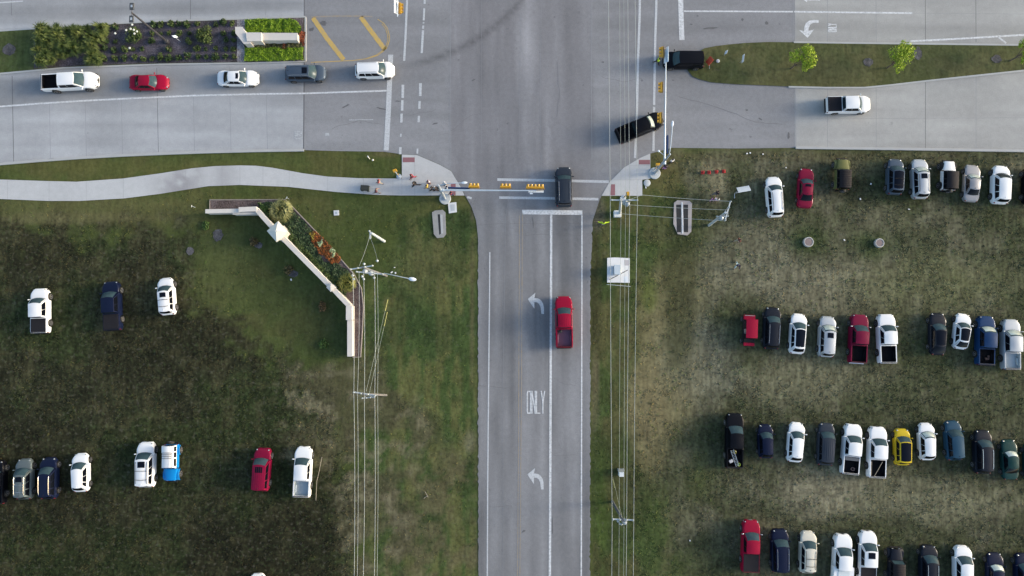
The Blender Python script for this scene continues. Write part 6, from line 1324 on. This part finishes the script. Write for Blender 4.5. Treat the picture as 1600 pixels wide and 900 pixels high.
person((1150.5, 376.5), 120, 'walk', 'rust', 'khaki', 'person in rust brown shirt alone in the right field', 'hairbrown')
person((1148.5, 415), 175, 'stride', 'navy', 'sky', 'person in navy top and pale blue trousers walking in the right field')
person((1025.5, 99.5), -100, 'walk', 'lime', 'black', 'traffic officer in lime vest at the bonnet of the black SUV')
person((941, 351), 0, 'spread', 'lime', 'grey', 'person in lime safety vest with arms out on the right verge', extra=None)
# person near the red utility vehicle is absent in the photo; wagon on the sidewalk
w = empty('wagon', G(571.5, 295), R(-95), 'dark green pull wagon on the left sidewalk', 'wagon'); q = MB(); q.box((0, 0, .48), (.62, 1.0, .40), bev=.04); q.obj('tub', mat('wagon_canvas', (.018, .028, .022), .85), w); q = MB(); q.grid(lambda u, v: Vector((lerp(-.27, .27, u), lerp(-.46, .46, v), .685)), 2, 2); q.obj('cargo', mat('wagon_cargo', (.03, .034, .03), .9), w)
for x in (-.3, .3):
    for y in (-.36, .36): q = MB(); q.lathe([(.14, -.03), (.16, -.02), (.16, .02), (.14, .03)], 14, (x, y, .16), Matrix.Rotation(R(90), 3, 'Y')); q.obj('wheel', M_tyre, w)
q = MB(); q.tube([(0, .5, .35), (0, .75, .45), (0, 1.35, .85)], .02, 6); q.tube([(-.1, 1.35, .85), (.1, 1.35, .85)], .02, 6); q.obj('handle', M_galv, w)
# ================================================================= LIGHT, SKY, CAMERA
sc = bpy.context.scene
SUN_EL, SUN_AZ = R(15), R(6)            # low sun in the east (right of the photo), a little north
d = Vector((-math.cos(SUN_EL)*math.cos(SUN_AZ), -math.cos(SUN_EL)*math.sin(SUN_AZ), -math.sin(SUN_EL)))
sl = bpy.data.lights.new('sun', 'SUN'); sl.energy = 1.6; sl.angle = R(13); sl.color = (1., .91, .78)
so = bpy.data.objects.new('sun', sl); so.rotation_euler = d.to_track_quat('-Z', 'Y').to_euler(); so.location = (60, 10, 60); C.objects.link(so)
wd = bpy.data.worlds.new('World'); sc.world = wd; wd.use_nodes = True; nt = wd.node_tree; bg = nt.nodes['Background']
sky = nt.nodes.new('ShaderNodeTexSky'); sky.sky_type = 'NISHITA'; sky.sun_disc = False; sky.sun_elevation = SUN_EL; sky.sun_rotation = R(90)-SUN_AZ; sky.dust_density = 2.5; sky.air_density = 1.0; sky.ozone_density = 1.0
hs = nt.nodes.new('ShaderNodeHueSaturation'); hs.inputs['Saturation'].default_value = 1.05
nt.links.new(sky.outputs['Color'], hs.inputs['Color']); nt.links.new(hs.outputs['Color'], bg.inputs['Color']); bg.inputs['Strength'].default_value = .13
cam = bpy.data.cameras.new('camera'); cam.sensor_width = 36; cam.lens = 36*F/1600; cam.clip_start = 1; cam.clip_end = 6000
co = bpy.data.objects.new('camera', cam); co.location = (0, 0, H); co.rotation_euler = (TILT, 0, 0); C.objects.link(co); sc.camera = co
vs = sc.view_settings; vs.view_transform = 'Standard'; vs.look = 'None'; vs.exposure = 1.4; vs.gamma = 1; vs.use_curve_mapping = False
